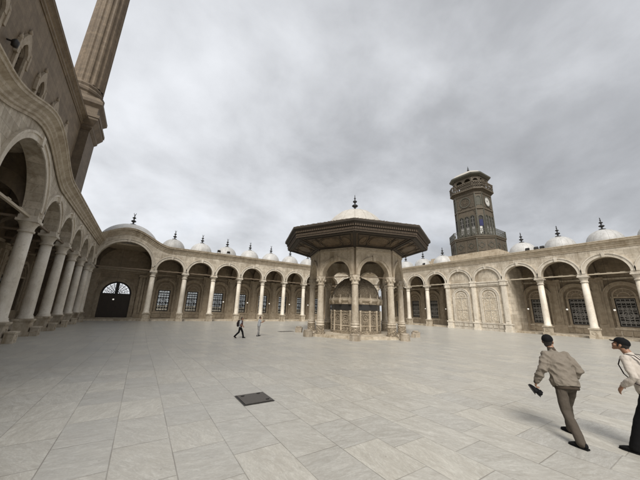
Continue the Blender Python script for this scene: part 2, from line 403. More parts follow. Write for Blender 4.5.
def proto_finial(fr, root_part, z, k=1.):
    f = MB(); prof = [(.10,0),(.22,.05),(.22,.12),(.07,.2),(.05,.36),(.15,.44),(.2,.54),(.14,.64),(.05,.72),(.045,.88),(.12,.95),(.14,1.02),(.09,1.1),(.035,1.16),(.03,1.3),(.07,1.35),(.03,1.42),(.02,1.5)]
    f.lathe([(r*k*1.6, zz*k) for r, zz in prof], n=12)
    ring = [(math.cos(a)*.13*k, 0, 1.62*k + math.sin(a)*.13*k) for a in [R_(-240+ 300*j/14) for j in range(15)]]
    f.tube(ring, [.012*k+.028*k*math.sin(PI*j/14) for j in range(15)], 6)
    return f.build('finial', M['finial'], root_part, (0,0,z))
def proto_dome(fr, root, t, R, zc, zbase, fin=1.):
    d = MB(); n = 18
    prof = [(math.sqrt(max(0, R*R-(zbase-zc)**2))+.12, zbase-.35), (math.sqrt(max(0, R*R-(zbase-zc)**2))+.12, zbase)]
    a0 = math.asin((zbase-zc)/R)
    for k in range(n+1):
        a = a0 + (PI/2-a0)*k/n; prof.append((max(.0, R*math.cos(a)) if k < n else 0.03, zc + R*math.sin(a)))
    d.lathe(prof, n=40)
    for k in range(16):
        a = 2*PI*k/16
        pts = [(r*math.cos(a)*1.002, r*math.sin(a)*1.002, z) for r, z in prof[2:]]
        d.tube(pts, .012, 4)
    o = d.build('dome', M['lead'], root, fr.L(t,-DEP/2,0))
    proto_finial(fr, o, zc+R-.03, fin); return o
def grille_mesh(mb, t0, t1, z0, z1, o):
    w = t1-t0; h = z1-z0; tc = (t0+t1)/2; b = .04
    def bar(a0,a1,c0,c1): mb.box(a0,a1,o-.02,o+.02,c0,c1)
    split = z0 + h*.76
    for f in (0.,.25,.5,.75,1.): bar(t0+w*f-b, t0+w*f+b, z0, z1)
    for z in (z0, z0+h*.26, z0+h*.52, split, split+h*.12, z1): bar(t0, t1, z-b, z+b)
    for i in range(4):
        for j in range(3):
            c = (t0+w*(i+.5)/4, z0+h*(.13+.25*j))
            mb.arch(c[0], c[1], w*.06, w*.112, o-.02, o+.02, 12, None, 0, 2*PI-.01)
            for a in (PI/4, 3*PI/4):
                dx, dz = math.cos(a)*w*.17, math.sin(a)*w*.17
                mb.prism([(c[0]-dx-.02,c[1]-dz),(c[0]-dx+.02,c[1]-dz),(c[0]+dx+.02,c[1]+dz),(c[0]+dx-.02,c[1]+dz)], o-.018, o+.018)
        c = (t0+w*(i+.5)/4, z0+h*.885)
        mb.arch(c[0], c[1], w*.05, w*.095, o-.02, o+.02, 12, None, 0, 2*PI-.01)
    mb.arch(tc, z0+h*.39, w*.30, w*.35, o-.024, o+.026, 28, None, 0, 2*PI-.01)
    mb.arch(tc, z0+h*.39, w*.17, w*.21, o-.024, o+.026, 24, None, 0, 2*PI-.01)
WIN = (-.95,.95,1.45,5.05)
def proto_window(fr, root, t, glazed):
    t0,t1,z0,z1 = WIN; oo = -DEP-.12
    f = MB(fr)
    for a,b,c,d in ((t0,t0+.1,z0,z1),(t1-.1,t1,z0,z1),(t0+.1,t1-.1,z0,z0+.1),(t0+.1,t1-.1,z1-.1,z1)): f.box(a,b,oo-.08,oo+.06,c,d)
    f.box(t0+.1,t1-.1,oo-.05,oo+.04,z0+(z1-z0)*.76-.04,z0+(z1-z0)*.76+.04)
    w = f.build('window', M['iron'], root, fr.L(t,0,0))
    gm = MB(fr); grille_mesh(gm, t0+.12, t1-.12, z0+.12, z1-.12, oo); gm.build('grille', M['grille'] if glazed else M['iron'], w)
    if True:
        pn = MB(fr); pn.box(t0+.02,t1-.02,oo-.16,oo-.13,z0+.02,z1-.02); pn.build('pane', M['glass'] if glazed else M['dusty'], w)
    return w
def proto_surround(fr, root, t, o=-DEP):
    """stone niche arch round a gallery window with tympanum and sill"""
    s = MB(fr)
    s.arch(0, 5.25, 1.45, 1.8, o-.02, o+.26, 26, 1.3); s.arch(0, 5.25, 1.8, 1.95, o-.02, o+.36, 26, 1.3)
    s.arch(0, 5.25, .95, 1.12, o-.02, o+.13, 22, 5.2); s.arch(0, 5.25, .5, .62, o-.02, o+.1, 18, 5.2)
    for k in range(1, 8):
        a = PI*k/8; c, q = math.cos(a), math.sin(a)
        s.prism([(c*.6-.03*q, 5.25+q*.6+.03*c),(c*.95-.03*q, 5.25+q*.95+.03*c),(c*.95+.03*q, 5.25+q*.95-.03*c),(c*.6+.03*q,5.25+q*.6-.03*c)], o-.02, o+.05)
    for a,b,c,d in ((-1.2,-.95,1.45,5.05),(.95,1.2,1.45,5.05),(-1.25,1.25,5.05,5.25),(-1.3,1.3,1.3,1.45)): s.box(a,b,o-.02,o+.1,c,d)
    for x in (-1.35,-.45,.45,1.35): s.box(x-.36,x+.36,o-.02,o+.24,.35,1.0)
    return s.build('window_surround', M['innertrim'], root, fr.L(t,0,0))
def proto_pilaster(fr, root, t):
    p = MB(fr); o = -DEP
    p.box(-.46,.46,o-.02,o+.42,1.3,7.35); p.box(-.28,.28,o+.42,o+.5,1.7,7.0); p.box(-.74,-.46,o-.02,o+.2,1.3,7.35); p.box(.46,.74,o-.02,o+.2,1.3,7.35); p.box(-.8,.8,o-.02,o+.48,7.35,7.5); p.box(-.76,.76,o-.02,o+.44,7.5,7.7); p.box(-.84,.84,o-.02,o+.56,7.7,IMP)
    p.box(-.8,.8,o-.02,o+.5,0,1.3)
    return p.build('pilaster', M['innertrim'], root, fr.L(t,0,0))
def proto_transverse(fr, root, t):
    """arch across the gallery from column to back wall"""
    p = MB(fr); c = -DEP/2; r = 2.12; rows = []; n = 28
    S_ = [(-.43, IMP)] + [(c + r*math.cos(PI*k/n), IMP + r*math.sin(PI*k/n)) for k in range(n+1)] + [(-DEP+.01, IMP)]
    rows = [[(-.34,o,z),(-.34,o,11.45),(.34,o,11.45),(.34,o,z)] for o, z in S_]
    p.grid(rows, cv=True, smooth=False)
    return p.build('transverse_arch', M['vault'], root, fr.L(t,0,0))
def proto_vault(fr, root, t, half):
    v = MB(fr); n = 14; hb = DEP/2; R2 = half*half + hb*hb
    rows = [[(half*(2*i/n-1), -hb + hb*(2*j/n-1), IMP + math.sqrt(max(0, R2 - (half*(2*i/n-1))**2 - (hb*(2*j/n-1))**2))) for j in range(n+1)] for i in range(n+1)]
    v.grid(rows)
    return v.build('vault', M['vault'], root, fr.L(t,0,0))
def proto_tie(fr, root, t, half, o=0., m='beam'):
    b = MB(fr); b.box(-half, half, o-.08, o+.08, IMP-.16, IMP-.02)
    for x in (-half*.62, -half*.05, half*.5): b.box(x-.22, x+.22, o-.1, o+.1, IMP-.02, IMP+.03)
    return b.build('tie_beam', M[m], root, fr.L(t,0,0))
def proto_cross_tie(fr, root, t):
    b = MB(fr); b.box(-.08,.08,-DEP+.35,-.5,IMP-.16,IMP-.02); return b.build('tie_beam', M['beam'], root, fr.L(t,0,0))
def archivolts(mb, arches, o):
    for c, r, zs in arches:
        mb.arch(c, zs, r+.0, r+.34, o-.02, o+.07, 32); mb.arch(c, zs, r+.34, r+.47, o-.02, o+.15, 32)
        mb.prism([(c-.13,zs+r-.05),(c+.13,zs+r-.05),(c+.19,zs+r+.56),(c-.19,zs+r+.56)], o-.02, o+.2)
CPROF = [(.44,-.95),(.5,-.95),(.5,-.8),(.58,-.74),(.58,-.62),(.68,-.5),(.7,-.36),(.86,-.22),(.9,-.2),(.9,-.06),(.96,-.02),(.96,.06),(.4,.12),(.4,-.5)]

def arcade(fr, label, cols, arches, top, t0, t1, cat, cornice_prof=CPROF):
    root = thing('courtyard_arcade', label, cat, fr.W((t0+t1)/2,0,0)); tm = (t0+t1)/2
    w = MB(fr); w.spandrel(t0-tm, t1-tm, [(c-tm,r,z) for c,r,z in arches], IMP, lambda t: top(t+tm)-.1, -.43, .43); w.build('arch_wall', M['wall'], root)
    a = MB(fr); archivolts(a, [(c-tm,r,z) for c,r,z in arches], .43); a.build('arch_moulding', M['trim'], root)
    c = MB(fr); c.sweep_top(t0-tm, t1-tm, lambda t: top(t+tm), cornice_prof); c.build('cornice', M['cornice'], root)
    p0 = None
    for t in cols:
        p0 = proto_column(fr, root, t-tm) if p0 is None else dup(p0, root, fr.L(t-tm,0,0))
    return root, tm
def spread(proto, root, fr, tm, ts):
    """first one exists at ts[0]; copy it to the others"""
    for t in ts[1:]: dup(proto, root, fr.L(t-tm, 0, 0))

# ---- far arcade with the big door
bump_ = lambda c, a, w: (lambda t: a*(.5+.5*math.cos(PI*min(1, abs(t-c)/w))))
fcols = [.84 + S*k for k in range(11)]
fb = bump_(-3.09, 2.2, 6.0); ftop = lambda t: ZT + fb(t)
farches = [(-3.09, 3.52, 8.3)] + [(.84+S*(k+.5), RAD, IMP) for k in range(10)]
F, ftm = arcade(FF, 'far pale stone arcade with the big dark arched door and a row of round arches', [-7.02]+fcols, farches, ftop, -7.45, 47.2, 'arcade')
bays = [.84+S*(k+.5) for k in range(10)]
w = MB(FF)
w.wall(-12.2-ftm, 52.4-ftm, -.1, 12.2, -DEP-.5, -DEP, [(b+WIN[0]-ftm, b+WIN[1]-ftm, WIN[2], WIN[3]) for b in bays] + [(-5.75-ftm,-1.65-ftm,.3,6.0)])
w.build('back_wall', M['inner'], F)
d = MB(FF)
for a,b in ((-12.2,-6.5),(-.9,52.4)): d.box(a-ftm,b-ftm,-DEP-.02,-DEP+.17,-.1,1.05); d.box(a-ftm,b-ftm,-DEP-.02,-DEP+.25,1.05,1.3)
for z in (7.5,): d.box(-12.2-ftm,52.4-ftm,-DEP-.02,-DEP+.16,z,z+.25)
d.build('dado', M['innertrim'], F)
d = MB(FF); d.box(-12.2-ftm,52.4-ftm,-DEP+.26,-.62,-.1,.22); d.build('gallery_step', M['pedestal'], F)
d = MB(FF); d.box(-12.2-ftm,52.4-ftm,-DEP-.5,-.43,11.4,11.62); d.build('roof', M['cornice'], F)
spread(proto_window(FF,F,bays[0]-ftm,False),F,FF,ftm,bays); spread(proto_surround(FF,F,bays[0]-ftm),F,FF,ftm,bays)
spread(proto_pilaster(FF,F,fcols[0]-ftm),F,FF,ftm,fcols+[-7.0]); spread(proto_transverse(FF,F,fcols[0]-ftm),F,FF,ftm,fcols+[-7.02])
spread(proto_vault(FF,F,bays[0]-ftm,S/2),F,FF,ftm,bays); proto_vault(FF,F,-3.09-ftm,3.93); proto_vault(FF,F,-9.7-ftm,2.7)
spread(proto_tie(FF,F,bays[0]-ftm,1.95),F,FF,ftm,bays); proto_tie(FF,F,-3.09-ftm,3.5)
spread(proto_cross_tie(FF,F,fcols[0]-ftm),F,FF,ftm,fcols)
spread(proto_dome(FF,F,bays[0]-ftm,1.86,12.0,11.85),F,FF,ftm,bays) if False else None
p = proto_dome(FF,F,bays[0]-ftm,1.86,12.0,11.85)
for b in bays[1:]: dup(p, F, FF.L(b-ftm,-DEP/2,0))
bd = proto_dome(FF,F,-3.45-ftm,4.6,11.35,11.9,1.3); bd.location = FF.L(-3.45-ftm,-5.3,0)
# door
dc = -3.7 - ftm; oo = -DEP-.25
d = MB(FF); d.box(dc-2.05,dc+2.05,oo-.06,oo+.06,.3,3.98)
for k in range(-2,3): d.box(dc+k*.82-.04,dc+k*.82+.04,oo+.06,oo+.09,.35,3.9)
for z in (.5,1.7,2.9,3.8): d.box(dc-2.0,dc+2.0,oo+.06,oo+.1,z-.07,z+.07)
dr = d.build('door', M['wood'], F)
d = MB(FF)
for x in (-.12,.12): d.arch(dc+x*2.2, 2.0, .07,.11,oo+.1,oo+.14,14,None,0,2*PI-.01)
d.build('door_handle', M['iron'], dr)
d = MB(FF); zc = 4.0; d.box(dc-2.05,dc+2.05,oo-.08,oo+.1,3.98,4.1)
d.arch(dc,zc,1.78,2.06,oo-.06,oo+.08,28); d.arch(dc,zc,.38,.5,oo-.03,oo+.04,16); d.arch(dc,zc,1.1,1.17,oo-.03,oo+.03,24)
d.box(dc-.22,dc+.22,oo-.08,oo+.1,4.1,6.0)
for k in range(1,10):
    if k == 5: continue
    a = PI*k/10; c, q = math.cos(a), math.sin(a)
    d.prism([(dc+c*.5-.035*q, zc+q*.5+.035*c),(dc+c*1.8-.035*q, zc+q*1.8+.035*c),(dc+c*1.8+.035*q, zc+q*1.8-.035*c),(dc+c*.5+.035*q,zc+q*.5-.035*c)], oo-.03, oo+.03)
for r, nn in ((.8,7),(1.45,12)):
    for k in range(nn):
        a = PI*(k+.5)/nn; d.arch(dc+r*math.cos(a), zc+r*math.sin(a), .11,.17, oo-.03,oo+.03, 10, None, 0, 2*PI-.01)
d.build('fanlight', M['iron'], F)
d = MB(FF); d.arch(dc,3.95,2.05,2.45,-DEP-.02,-DEP+.2,30,.3); d.arch(dc,3.95,2.45,2.62,-DEP-.02,-DEP+.3,30,.3)
fill = [(dc+2.05*math.cos(PI*k/30), 3.95+2.05*math.sin(PI*k/30)) for k in range(31)]
d.prism([(dc+2.06,3.95)] + fill + [(dc-2.06,3.95),(dc-2.06,6.02),(dc+2.06,6.02)], -DEP-.4, -DEP-.01)
for sx in (-1,1):
    for x, ww, oq in ((3.05,.22,.3),(3.5,.16,.22)): d.box(dc+sx*x-ww,dc+sx*x+ww,-DEP-.02,-DEP+oq,0,7.35)
    d.box(dc+sx*3.28-.6,dc+sx*3.28+.6,-DEP-.02,-DEP+.38,0,.9); d.box(dc+sx*3.28-.6,dc+sx*3.28+.6,-DEP-.02,-DEP+.4,6.95,7.35)
d.box(dc-3.9,dc+3.9,-DEP-.02,-DEP+.45,7.75,8.05); d.box(dc-3.9,dc+3.9,-DEP-.02,-DEP+.3,8.05,8.3)
d.build('door_surround', M['innertrim'], F)
d = MB(FF); d.box(dc-2.9,dc+2.9,-DEP-.3,-DEP+1.2,-.1,.3); d.build('door_step', M['pedestal'], F)

# ---- right arcade (clock tower side) with two blind bays
rcols_all = [37.93 - S*k for k in range(-2, 10)]
blind = [37.93 - S*2, 37.93 - S*3, 37.93 - S*4]
rarches = [(37.93-S*(k+.5), RAD, IMP) for k in range(-2, 9)]
R, rtm = arcade(FR, 'right pale stone arcade with two walled-up bays below the clock tower', [t for t in rcols_all if t not in blind], rarches, lambda t: ZT, -3.9, 49.85, 'arcade')
rb = [a[0] for a in rarches]; openb = [b for b in rb if not (blind[2] < b < blind[0])]
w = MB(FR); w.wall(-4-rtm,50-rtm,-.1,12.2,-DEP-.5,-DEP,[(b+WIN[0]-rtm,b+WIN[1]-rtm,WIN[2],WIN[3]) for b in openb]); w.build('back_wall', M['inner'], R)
d = MB(FR); d.box(-4-rtm,50-rtm,-DEP-.02,-DEP+.17,-.1,1.05); d.box(-4-rtm,50-rtm,-DEP-.02,-DEP+.25,1.05,1.3); d.box(-4-rtm,50-rtm,-DEP-.02,-DEP+.16,7.5,7.75); d.build('dado', M['pedestal'], R)
d = MB(FR); d.box(-4-rtm,50-rtm,-DEP+.26,-.62,-.1,.22); d.build('gallery_step', M['pedestal'], R)
d = MB(FR); d.box(-4-rtm,50-rtm,-DEP-.5,-.43,11.4,11.62); d.build('roof', M['cornice'], R)
spread(proto_window(FR,R,openb[0]-rtm,True),R,FR,rtm,openb); spread(proto_surround(FR,R,openb[0]-rtm),R,FR,rtm,openb)
rp = [t for t in rcols_all if t != blind[1]]
spread(proto_pilaster(FR,R,rp[0]-rtm),R,FR,rtm,rp); spread(proto_transverse(FR,R,rp[0]-rtm),R,FR,rtm,[t for t in rp if t not in blind])
spread(proto_vault(FR,R,openb[0]-rtm,S/2),R,FR,rtm,openb); spread(proto_tie(FR,R,openb[0]-rtm,1.95,0,'beamlight'),R,FR,rtm,openb); spread(proto_cross_tie(FR,R,rp[0]-rtm),R,FR,rtm,[t for t in rp if t not in blind])
p = proto_dome(FR,R,openb[0]-rtm,1.86,12.0,11.85)
for b in openb[1:]: dup(p, R, FR.L(b-rtm,-DEP/2,0))
# blind block
a0, a1 = blind[2]-rtm, blind[0]-rtm
d = MB(FR); d.box(a0-.6,a1+.6,-DEP+.01,.2,-.1,IMP+2.2); d.build('blocking_wall', M['wall'], R)
d = MB(FR); d.box(a0-.7,a1+.7,.2,.3,-.1,.35); d.box(a0-.62,a1+.62,.2,.26,.35,1.0); d.box(a0-.7,a1+.7,.2,.34,1.0,1.25)
for c in (a0+S/2, a1-S/2):
    for x in (-1.25,-.42,.42,1.25): d.box(c+x-.33,c+x+.33,.25,.34,.45,.92)
d.build('blind_bay_moulding', M['trim'], R)
d = MB(FR); d.box(a0-.7,a1+.7,.2,.32,7.0,7.2); d.box(a0-.7,a1+.7,.2,.42,7.2,7.55); d.box(a0-.7,a1+.7,.2,.52,7.55,7.72); d.build('blind_bay_moulding', M['trim'], R)
for c in (a0+S/2, a1-S/2):
    d = MB(FR); n = 24; rr = 1.12
    d.prism([(c+rr,1.5)]+[(c+rr*math.cos(PI*k/n),5.3+rr*math.sin(PI*k/n)) for k in range(n+1)]+[(c-rr,1.5)], .19, .215); pn = d.build('niche_panel', M['carvedwall'], R)
    d = MB(FR); d.arch(c,5.3,1.12,1.4,.19,.34,26,1.25); d.arch(c,5.3,1.4,1.52,.19,.4,26,1.25); d.arch(c,5.3,.7,.82,.19,.28,22,5.2); d.arch(c,5.3,.25,.32,.19,.28,16,5.25)
    for k in range(1,8):
        a = PI*k/8; cc, q = math.cos(a), math.sin(a)
        d.prism([(c+cc*.32-.03*q,5.3+q*.32+.03*cc),(c+cc*.7-.03*q,5.3+q*.7+.03*cc),(c+cc*.7+.03*q,5.3+q*.7-.03*cc),(c+cc*.32+.03*q,5.3+q*.32-.03*cc)], .19,.26)
    d.box(c-1.12,c+1.12,.19,.28,5.1,5.2); d.box(c-.9,c+.9,.19,.26,3.1,3.18)
    for x in (-.9,0,.9): d.box(c+x-.04,c+x+.04,.19,.26,1.6,5.1)
    d.build('niche_surround', M['trim'], R)
for t in blind:   # engaged pilasters in front of the walled bays
    c = t - rtm
    d = MB(FR); d.box(c-.34,c+.34,.2,.5,1.25,7.0); d.box(c-.2,c+.2,.5,.55,1.6,6.7); d.box(c-.47,c+.47,.2,.62,7.0,7.15); d.box(c-.42,c+.42,.2,.58,7.15,7.6); d.box(c-.5,c+.5,.2,.64,7.6,IMP-.003); d.box(c-.5,c+.5,.2,.66,0,.35); d.box(c-.42,c+.42,.2,.6,.35,1.05); d.box(c-.5,c+.5,.2,.66,1.05,1.25)
    d.build('pilaster', M['column'], R)

# ---- left arcade in front of the mosque with its wave over the big arch
lcols = [24.45 + S*k for k in range(6)] + [50.0]
lnear = [17.1 - S*k for k in range(4)]
lb = bump_(20.78, 1.65, 6.4); ltop = lambda t: ZT + lb(t)
larches = [(20.78, 3.28, 8.15)] + [(24.45+S*(k+.5), RAD, IMP) for k in range(5)] + [(48.77, .85, IMP)] + [(17.1-S*(k+.5), RAD, IMP) for k in range(3)]
L, ltm = arcade(FL, 'shaded left arcade along the mosque, cornice rising in a wave over its wide arch', lcols+lnear, larches, ltop, 2.9, 50.27, 'arcade', [(o*1.1, dz*1.05) for o, dz in CPROF])
d = MB(FL)
d.box(2-ltm,50-ltm,-5.2,-.66,-.1,.45); d.box(2-ltm,50-ltm,-.66,-.45,-.1,.3)
d.build('gallery_step', M['pedestal'], L)
d = MB(FL)
for t in lcols[:-1]+lnear: d.box(t-ltm-.36,t-ltm+.36,.53,.98,-.1,.5+gz(-7,t)); d.box(t-ltm-.42,t-ltm+.42,.53,1.04,.5+gz(-7,t),.6+gz(-7,t))
d.build('plinth_blocks', M['pedestal'], L) if False else None
p = None
for t in lcols[:-1]+lnear:
    if p is None:
        q = MB(FL); q.box(-.36,.36,.53,.95,-.1,.56); q.box(-.41,.41,.53,1.0,.56,.66); q.arch(0,.3,.13,.17,.95,.98,18,None,0,2*PI-.001); p = q.build('plinth', M['pedestal'], L, FL.L(t-ltm,0,0))
    else: dup(p, L, FL.L(t-ltm,0,0))
lbays = [24.45+S*(k+.5) for k in range(5)]
d = MB(FL); d.box(2-ltm,44.8-ltm,-5.2,-.43,11.5,11.66); d.build('roof', M['cornice'], L)
spread(proto_transverse(FL,L,lcols[0]-ltm),L,FL,ltm,lcols[:6]+lnear[:1]); spread(proto_vault(FL,L,lbays[0]-ltm,S/2),L,FL,ltm,lbays); proto_vault(FL,L,20.78-ltm,3.7)
spread(proto_tie(FL,L,lbays[0]-ltm,1.95),L,FL,ltm,lbays); proto_tie(FL,L,20.78-ltm,3.3,0,'beamlight')
spread(proto_cross_tie(FL,L,lcols[0]-ltm),L,FL,ltm,lcols[:6])
spread(proto_pilaster(FL,L,lcols[0]-ltm),L,FL,ltm,lcols[:6]+lnear[:1])

# ------------------------------------------------------------------ mosque
FM = Frame((-12.27,0), (0,1), (1,0))
Q = thing('mosque', 'tall brown stone mosque front rising behind the left arcade, with narrow pointed windows', 'mosque', (-12.27,22,0)); qm = 22
wy = [20.3, 25.1, 29.9, 34.7, 39.5, 44.3]
low = [26.76, 31.38, 36.0, 40.6, 45.2]
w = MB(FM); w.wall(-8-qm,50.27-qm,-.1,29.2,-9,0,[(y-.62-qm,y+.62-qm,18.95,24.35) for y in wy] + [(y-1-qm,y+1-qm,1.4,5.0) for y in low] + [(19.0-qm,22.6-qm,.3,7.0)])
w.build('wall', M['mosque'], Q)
c = MB(FM); pr = [(0,-1.5),(.1,-1.5),(.1,-1.3),(.22,-1.2),(.22,-1.05),(.14,-1.0),(.14,-.75),(.3,-.6),(.3,-.5),(.5,-.32),(.55,-.3),(.55,-.05),(.6,0),(-.6,.1),(-.6,-1.5)]
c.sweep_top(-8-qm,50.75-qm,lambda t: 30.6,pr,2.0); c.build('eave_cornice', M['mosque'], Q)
def lancet(fr, root, t):
    f = MB(fr); ap = 25.35
    def ogee(w, z0, z1, k):  # half outline, pointed
        return [(w*math.cos(PI/2*j/10)**.8, z0+(z1-z0)*(j/10)**.9) for j in range(11)]
    z0 = 24.0
    out = ogee(.98, z0, 26.2, 0); inn = ogee(.6, z0, 25.05, 0)
    L_ = [(x, z) for x, z in out] ; 
    for sg in (-1,1):
        for j in range(10):
            f.prism([(sg*out[j][0],out[j][1]),(sg*out[j+1][0],out[j+1][1]),(sg*inn[j+1][0],inn[j+1][1]),(sg*inn[j][0],inn[j][1])], -.02, .2)
        f.box(sg*.6 if sg>0 else -.98, .98 if sg>0 else -.6, -.02,.16,19.4,z0)
        f.box(sg*1.08-.14,sg*1.08+.14,-.02,.24,23.2,24.6); f.lathe([(.14,24.6),(.17,24.75),(.02,25.3)],(sg*1.08,.1),8)
    f.box(-1.0,1.0,-.02,.26,19.2,19.4); f.lathe([(.1,26.1),(.16,26.3),(.02,26.8)],(0,.1),8)
    # spandrel filler inside the square hole
    for sg in (-1,1): f.prism([(sg*.6,25.0)]+[(sg*x,z) for x,z in inn[:10]]+[(sg*.05,25.0)], -.3,-.05)
    o = f.build('window', M['frame'], root, fr.L(t,0,0))
    g_ = MB(fr); g_.box(-.6,.6,-.36,-.32,19.6,25.0); g_.build('pane', M['glass'], o)
    g_ = MB(fr)
    for x in (-.3,0,.3): g_.box(x-.025,x+.025,-.3,-.26,19.6,24.8)
    for k in range(9): g_.box(-.6,.6,-.3,-.26,19.9+k*.55,19.95+k*.55)
    g_.build('grille', M['iron'], o)
    return o
lw = lancet(FM, Q, wy[0]-qm)
lw.location.z = -.65
for y in wy[1:]: dup(lw, Q, FM.L(y-qm,0,-.65))
FMs = Frame((-12.27,0),(0,1),(1,0))
def low_window(fr, root, t):
    s = MB(fr); s.arch(0,5.2,1.45,1.8,-.02,.16,24,.45); s.arch(0,5.2,1.0,1.12,-.02,.08,20,5.1)
    for a,b,c_,d_ in ((-1.22,-1.0,1.3,5.0),(1.0,1.22,1.3,5.0),(-1.25,1.25,5.0,5.18),(-1.3,1.3,1.2,1.4)): s.box(a,b,-.02,.12,c_,d_)
    o = s.build('lower_window', M['innertrim'], root, fr.L(t,0,0))
    g_ = MB(fr); g_.box(-1,1,-.4,-.36,1.4,5.0); g_.build('pane', M['glass'], o)
    g_ = MB(fr); grille_mesh(g_,-.98,.98,1.42,4.98,-.3); g_.build('grille', M['grille'], o); return o
lw = low_window(FM, Q, low[0]-qm)
for y in low[1:]: dup(lw, Q, FM.L(y-qm,0,0))
d = MB(FM); d.box(-8-qm,18.4-qm,-.02,.16,-.1,1.3); d.box(23.2-qm,50-qm,-.02,.16,-.1,1.3); d.box(-8-qm,50-qm,-.02,.2,7.9,8.2); d.build('dado', M['innertrim'], Q)
d = MB(FM); d.box(19-qm,22.6-qm,-.6,-.45,.3,7.0)
for k in range(5): d.box(19.1+k*.7-qm,19.6+k*.7-qm,-.45,-.4,.6,6.6)
d.build('door', M['wood'], Q)
# a dark lamp bracket beside the nearest window
d = MB(FM); d.tube([FM.L(29.0-qm,0,22.4),FM.L(29.0-qm,.5,22.5)],.05,6) if False else d.box(27.45-qm,27.55-qm,0,.5,22.4,22.5)
d.lathe([(.05,22.0),(.2,22.05),(.24,22.5),(.08,22.75)],(27.5-qm,.5),10); d.build('bracket_lamp', M['iron'], Q)
d = MB(FM); d.box(28.5-qm,28.62-qm,0,.05,24,24.1); 

# ------------------------------------------------------------------ minaret
mx, my = -13.75, 53.0
Mi = thing('minaret', 'slender ribbed brown stone minaret on a square base behind the mosque corner', 'minaret', (mx,my,0))
b = MB(); b.box(-2.55,2.55,-2.55,2.55,-.1,28.6)
b.box(-2.62,2.62,-2.62,2.62,12.6,13.1)
b.build('base', M['minaret'], Mi)
def sq(r): return [(-r,-r),(r,-r),(r,r),(-r,r)]
b = MB()
for r0, z0, r1, z1 in ((2.6,28.6,2.85,29.0),(2.85,29.0,2.85,29.3),(2.85,29.3,3.35,30.3),(3.35,30.3,3.35,30.7),(3.45,30.7,3.45,31.2),(3.0,31.2,3.0,32.6),(3.0,32.6,3.4,33.2),(3.4,33.2,3.4,33.7),(3.4,33.7,2.75,34.6)):
    A = [b.add((x,y,z0)) for x,y in sq(r0)]; B = [b.add((x,y,z1)) for x,y in sq(r1)]
    for k in range(4): b.face((A[k],A[(k+1)%4],B[(k+1)%4],B[k]))
    b.face(A[::-1]); b.face(B)
b.lathe([(2.9,34.5),(2.75,35.2),(2.9,35.5),(2.9,35.9),(2.45,36.4),(2.55,36.8),(2.3,37.2)], n=16, smooth=False)
b.build('base_cornice', M['minaret'], Mi)
b = MB(); n = 64; rows = []
for z in (37.2, 37.8, 45, 55, 66):
    rr = 2.22 - .006*(z-37)
    rows.append([((rr-(0 if k % 4 in (1,2) else .14))*math.cos(2*PI*k/n), (rr-(0 if k % 4 in (1,2) else .14))*math.sin(2*PI*k/n), z) for k in range(n)])
b.grid(rows, cv=True, smooth=False); b.build('shaft', M['minaret'], Mi, (.28,0,0))
b = MB(); b.lathe([(2.1,66),(2.4,66.6),(3.3,68),(3.4,68.2),(3.4,69.3),(3.3,69.3),(3.3,68.3),(1.9,68.3),(1.8,77),(2.3,78),(2.3,78.4),(1.7,78.6),(.1,88)], n=24); b.build('top_gallery', M['minaret'], Mi, (.28,0,0))

# ------------------------------------------------------------------ clock tower
tx, ty = 55.73, 26.82
T = thing('clock_tower', 'dark brown octagonal clock tower with balconies and a small white clock', 'clock tower', (tx,ty,11.7))
def octo(h, leg):   # square half-width h with chamfer leg
    return [(-h,-h+leg),(-h+leg,-h),(h-leg,-h),(h,-h+leg),(h,h-leg),(h-leg,h),(-h+leg,h),(-h,h-leg)]
Z0 = 11.7
def vp(mb, h, leg, z0, z1): mb.vprism(octo(h,leg), z0-Z0, z1-Z0)
b = MB(); b.box(-6.2,5,-6.5,7.5,-.15,1.3); b.box(-6.0,4.6,-6.2,6.8,1.3,1.75); b.build('terrace', M['cornice'], T)
b = MB(); vp(b,4.35,2.3,13.4,16.5); vp(b,4.5,2.4,16.5,16.8); vp(b,4.45,2.35,13.4,13.8); b.build('base', M['tower'], T)
H1, C1 = 2.85, .95
b = MB(); vp(b,H1,C1,16.8,26.6); vp(b,H1+.12,C1,22.9,23.2); vp(b,H1+.1,C1,16.8,17.5); vp(b,H1+.1,C1,26.2,26.6); b.build('shaft', M['tower'], T)
def side_faces(h, leg):
    P = octo(h, leg)
    for k in range(8):
        a, c = Vector((*P[k],0)), Vector((*P[(k+1)%8],0)); d = (c-a); w = d.length; d.normalize(); n = Vector((d.y,-d.x,0))
        yield k, (a+c)/2, d, n, w
class Fc:
    def __init__(s, c, d, n): s.c, s.d, s.n = c, d, n
    def L(s, t, o, z): return s.c + s.d*t + s.n*o + Vector((0,0,z))
for k, c, d, n, w in side_faces(4.35,2.3):
    f = MB(Fc(c,d,n))
    for x in ((-.25,.25) if w > 3.0 else (-.25,.25)):
        q = x*w
        f.box(q-w*.19,q+w*.19,-.01,.06,14.1-Z0,16.2-Z0)
    pn = f.build('panel', M['towerpan'], T)
    f = MB(Fc(c,d,n))
    for x in (-.25,.25):
        for s in (0,1):
            f.arch(x*w,15.15-Z0,.36+.2*s,.44+.2*s,.05,.11,4 if s else 16,None,0,2*PI-.001)
    f.build('panel_ornament', M['tower2'], pn)
    f = MB(Fc(c,d,n)); f.box(-w/2-.05,-w/2+.12,-.05,.12,13.8-Z0,16.5-Z0); f.build('corner_rib', M['tower2'], T)
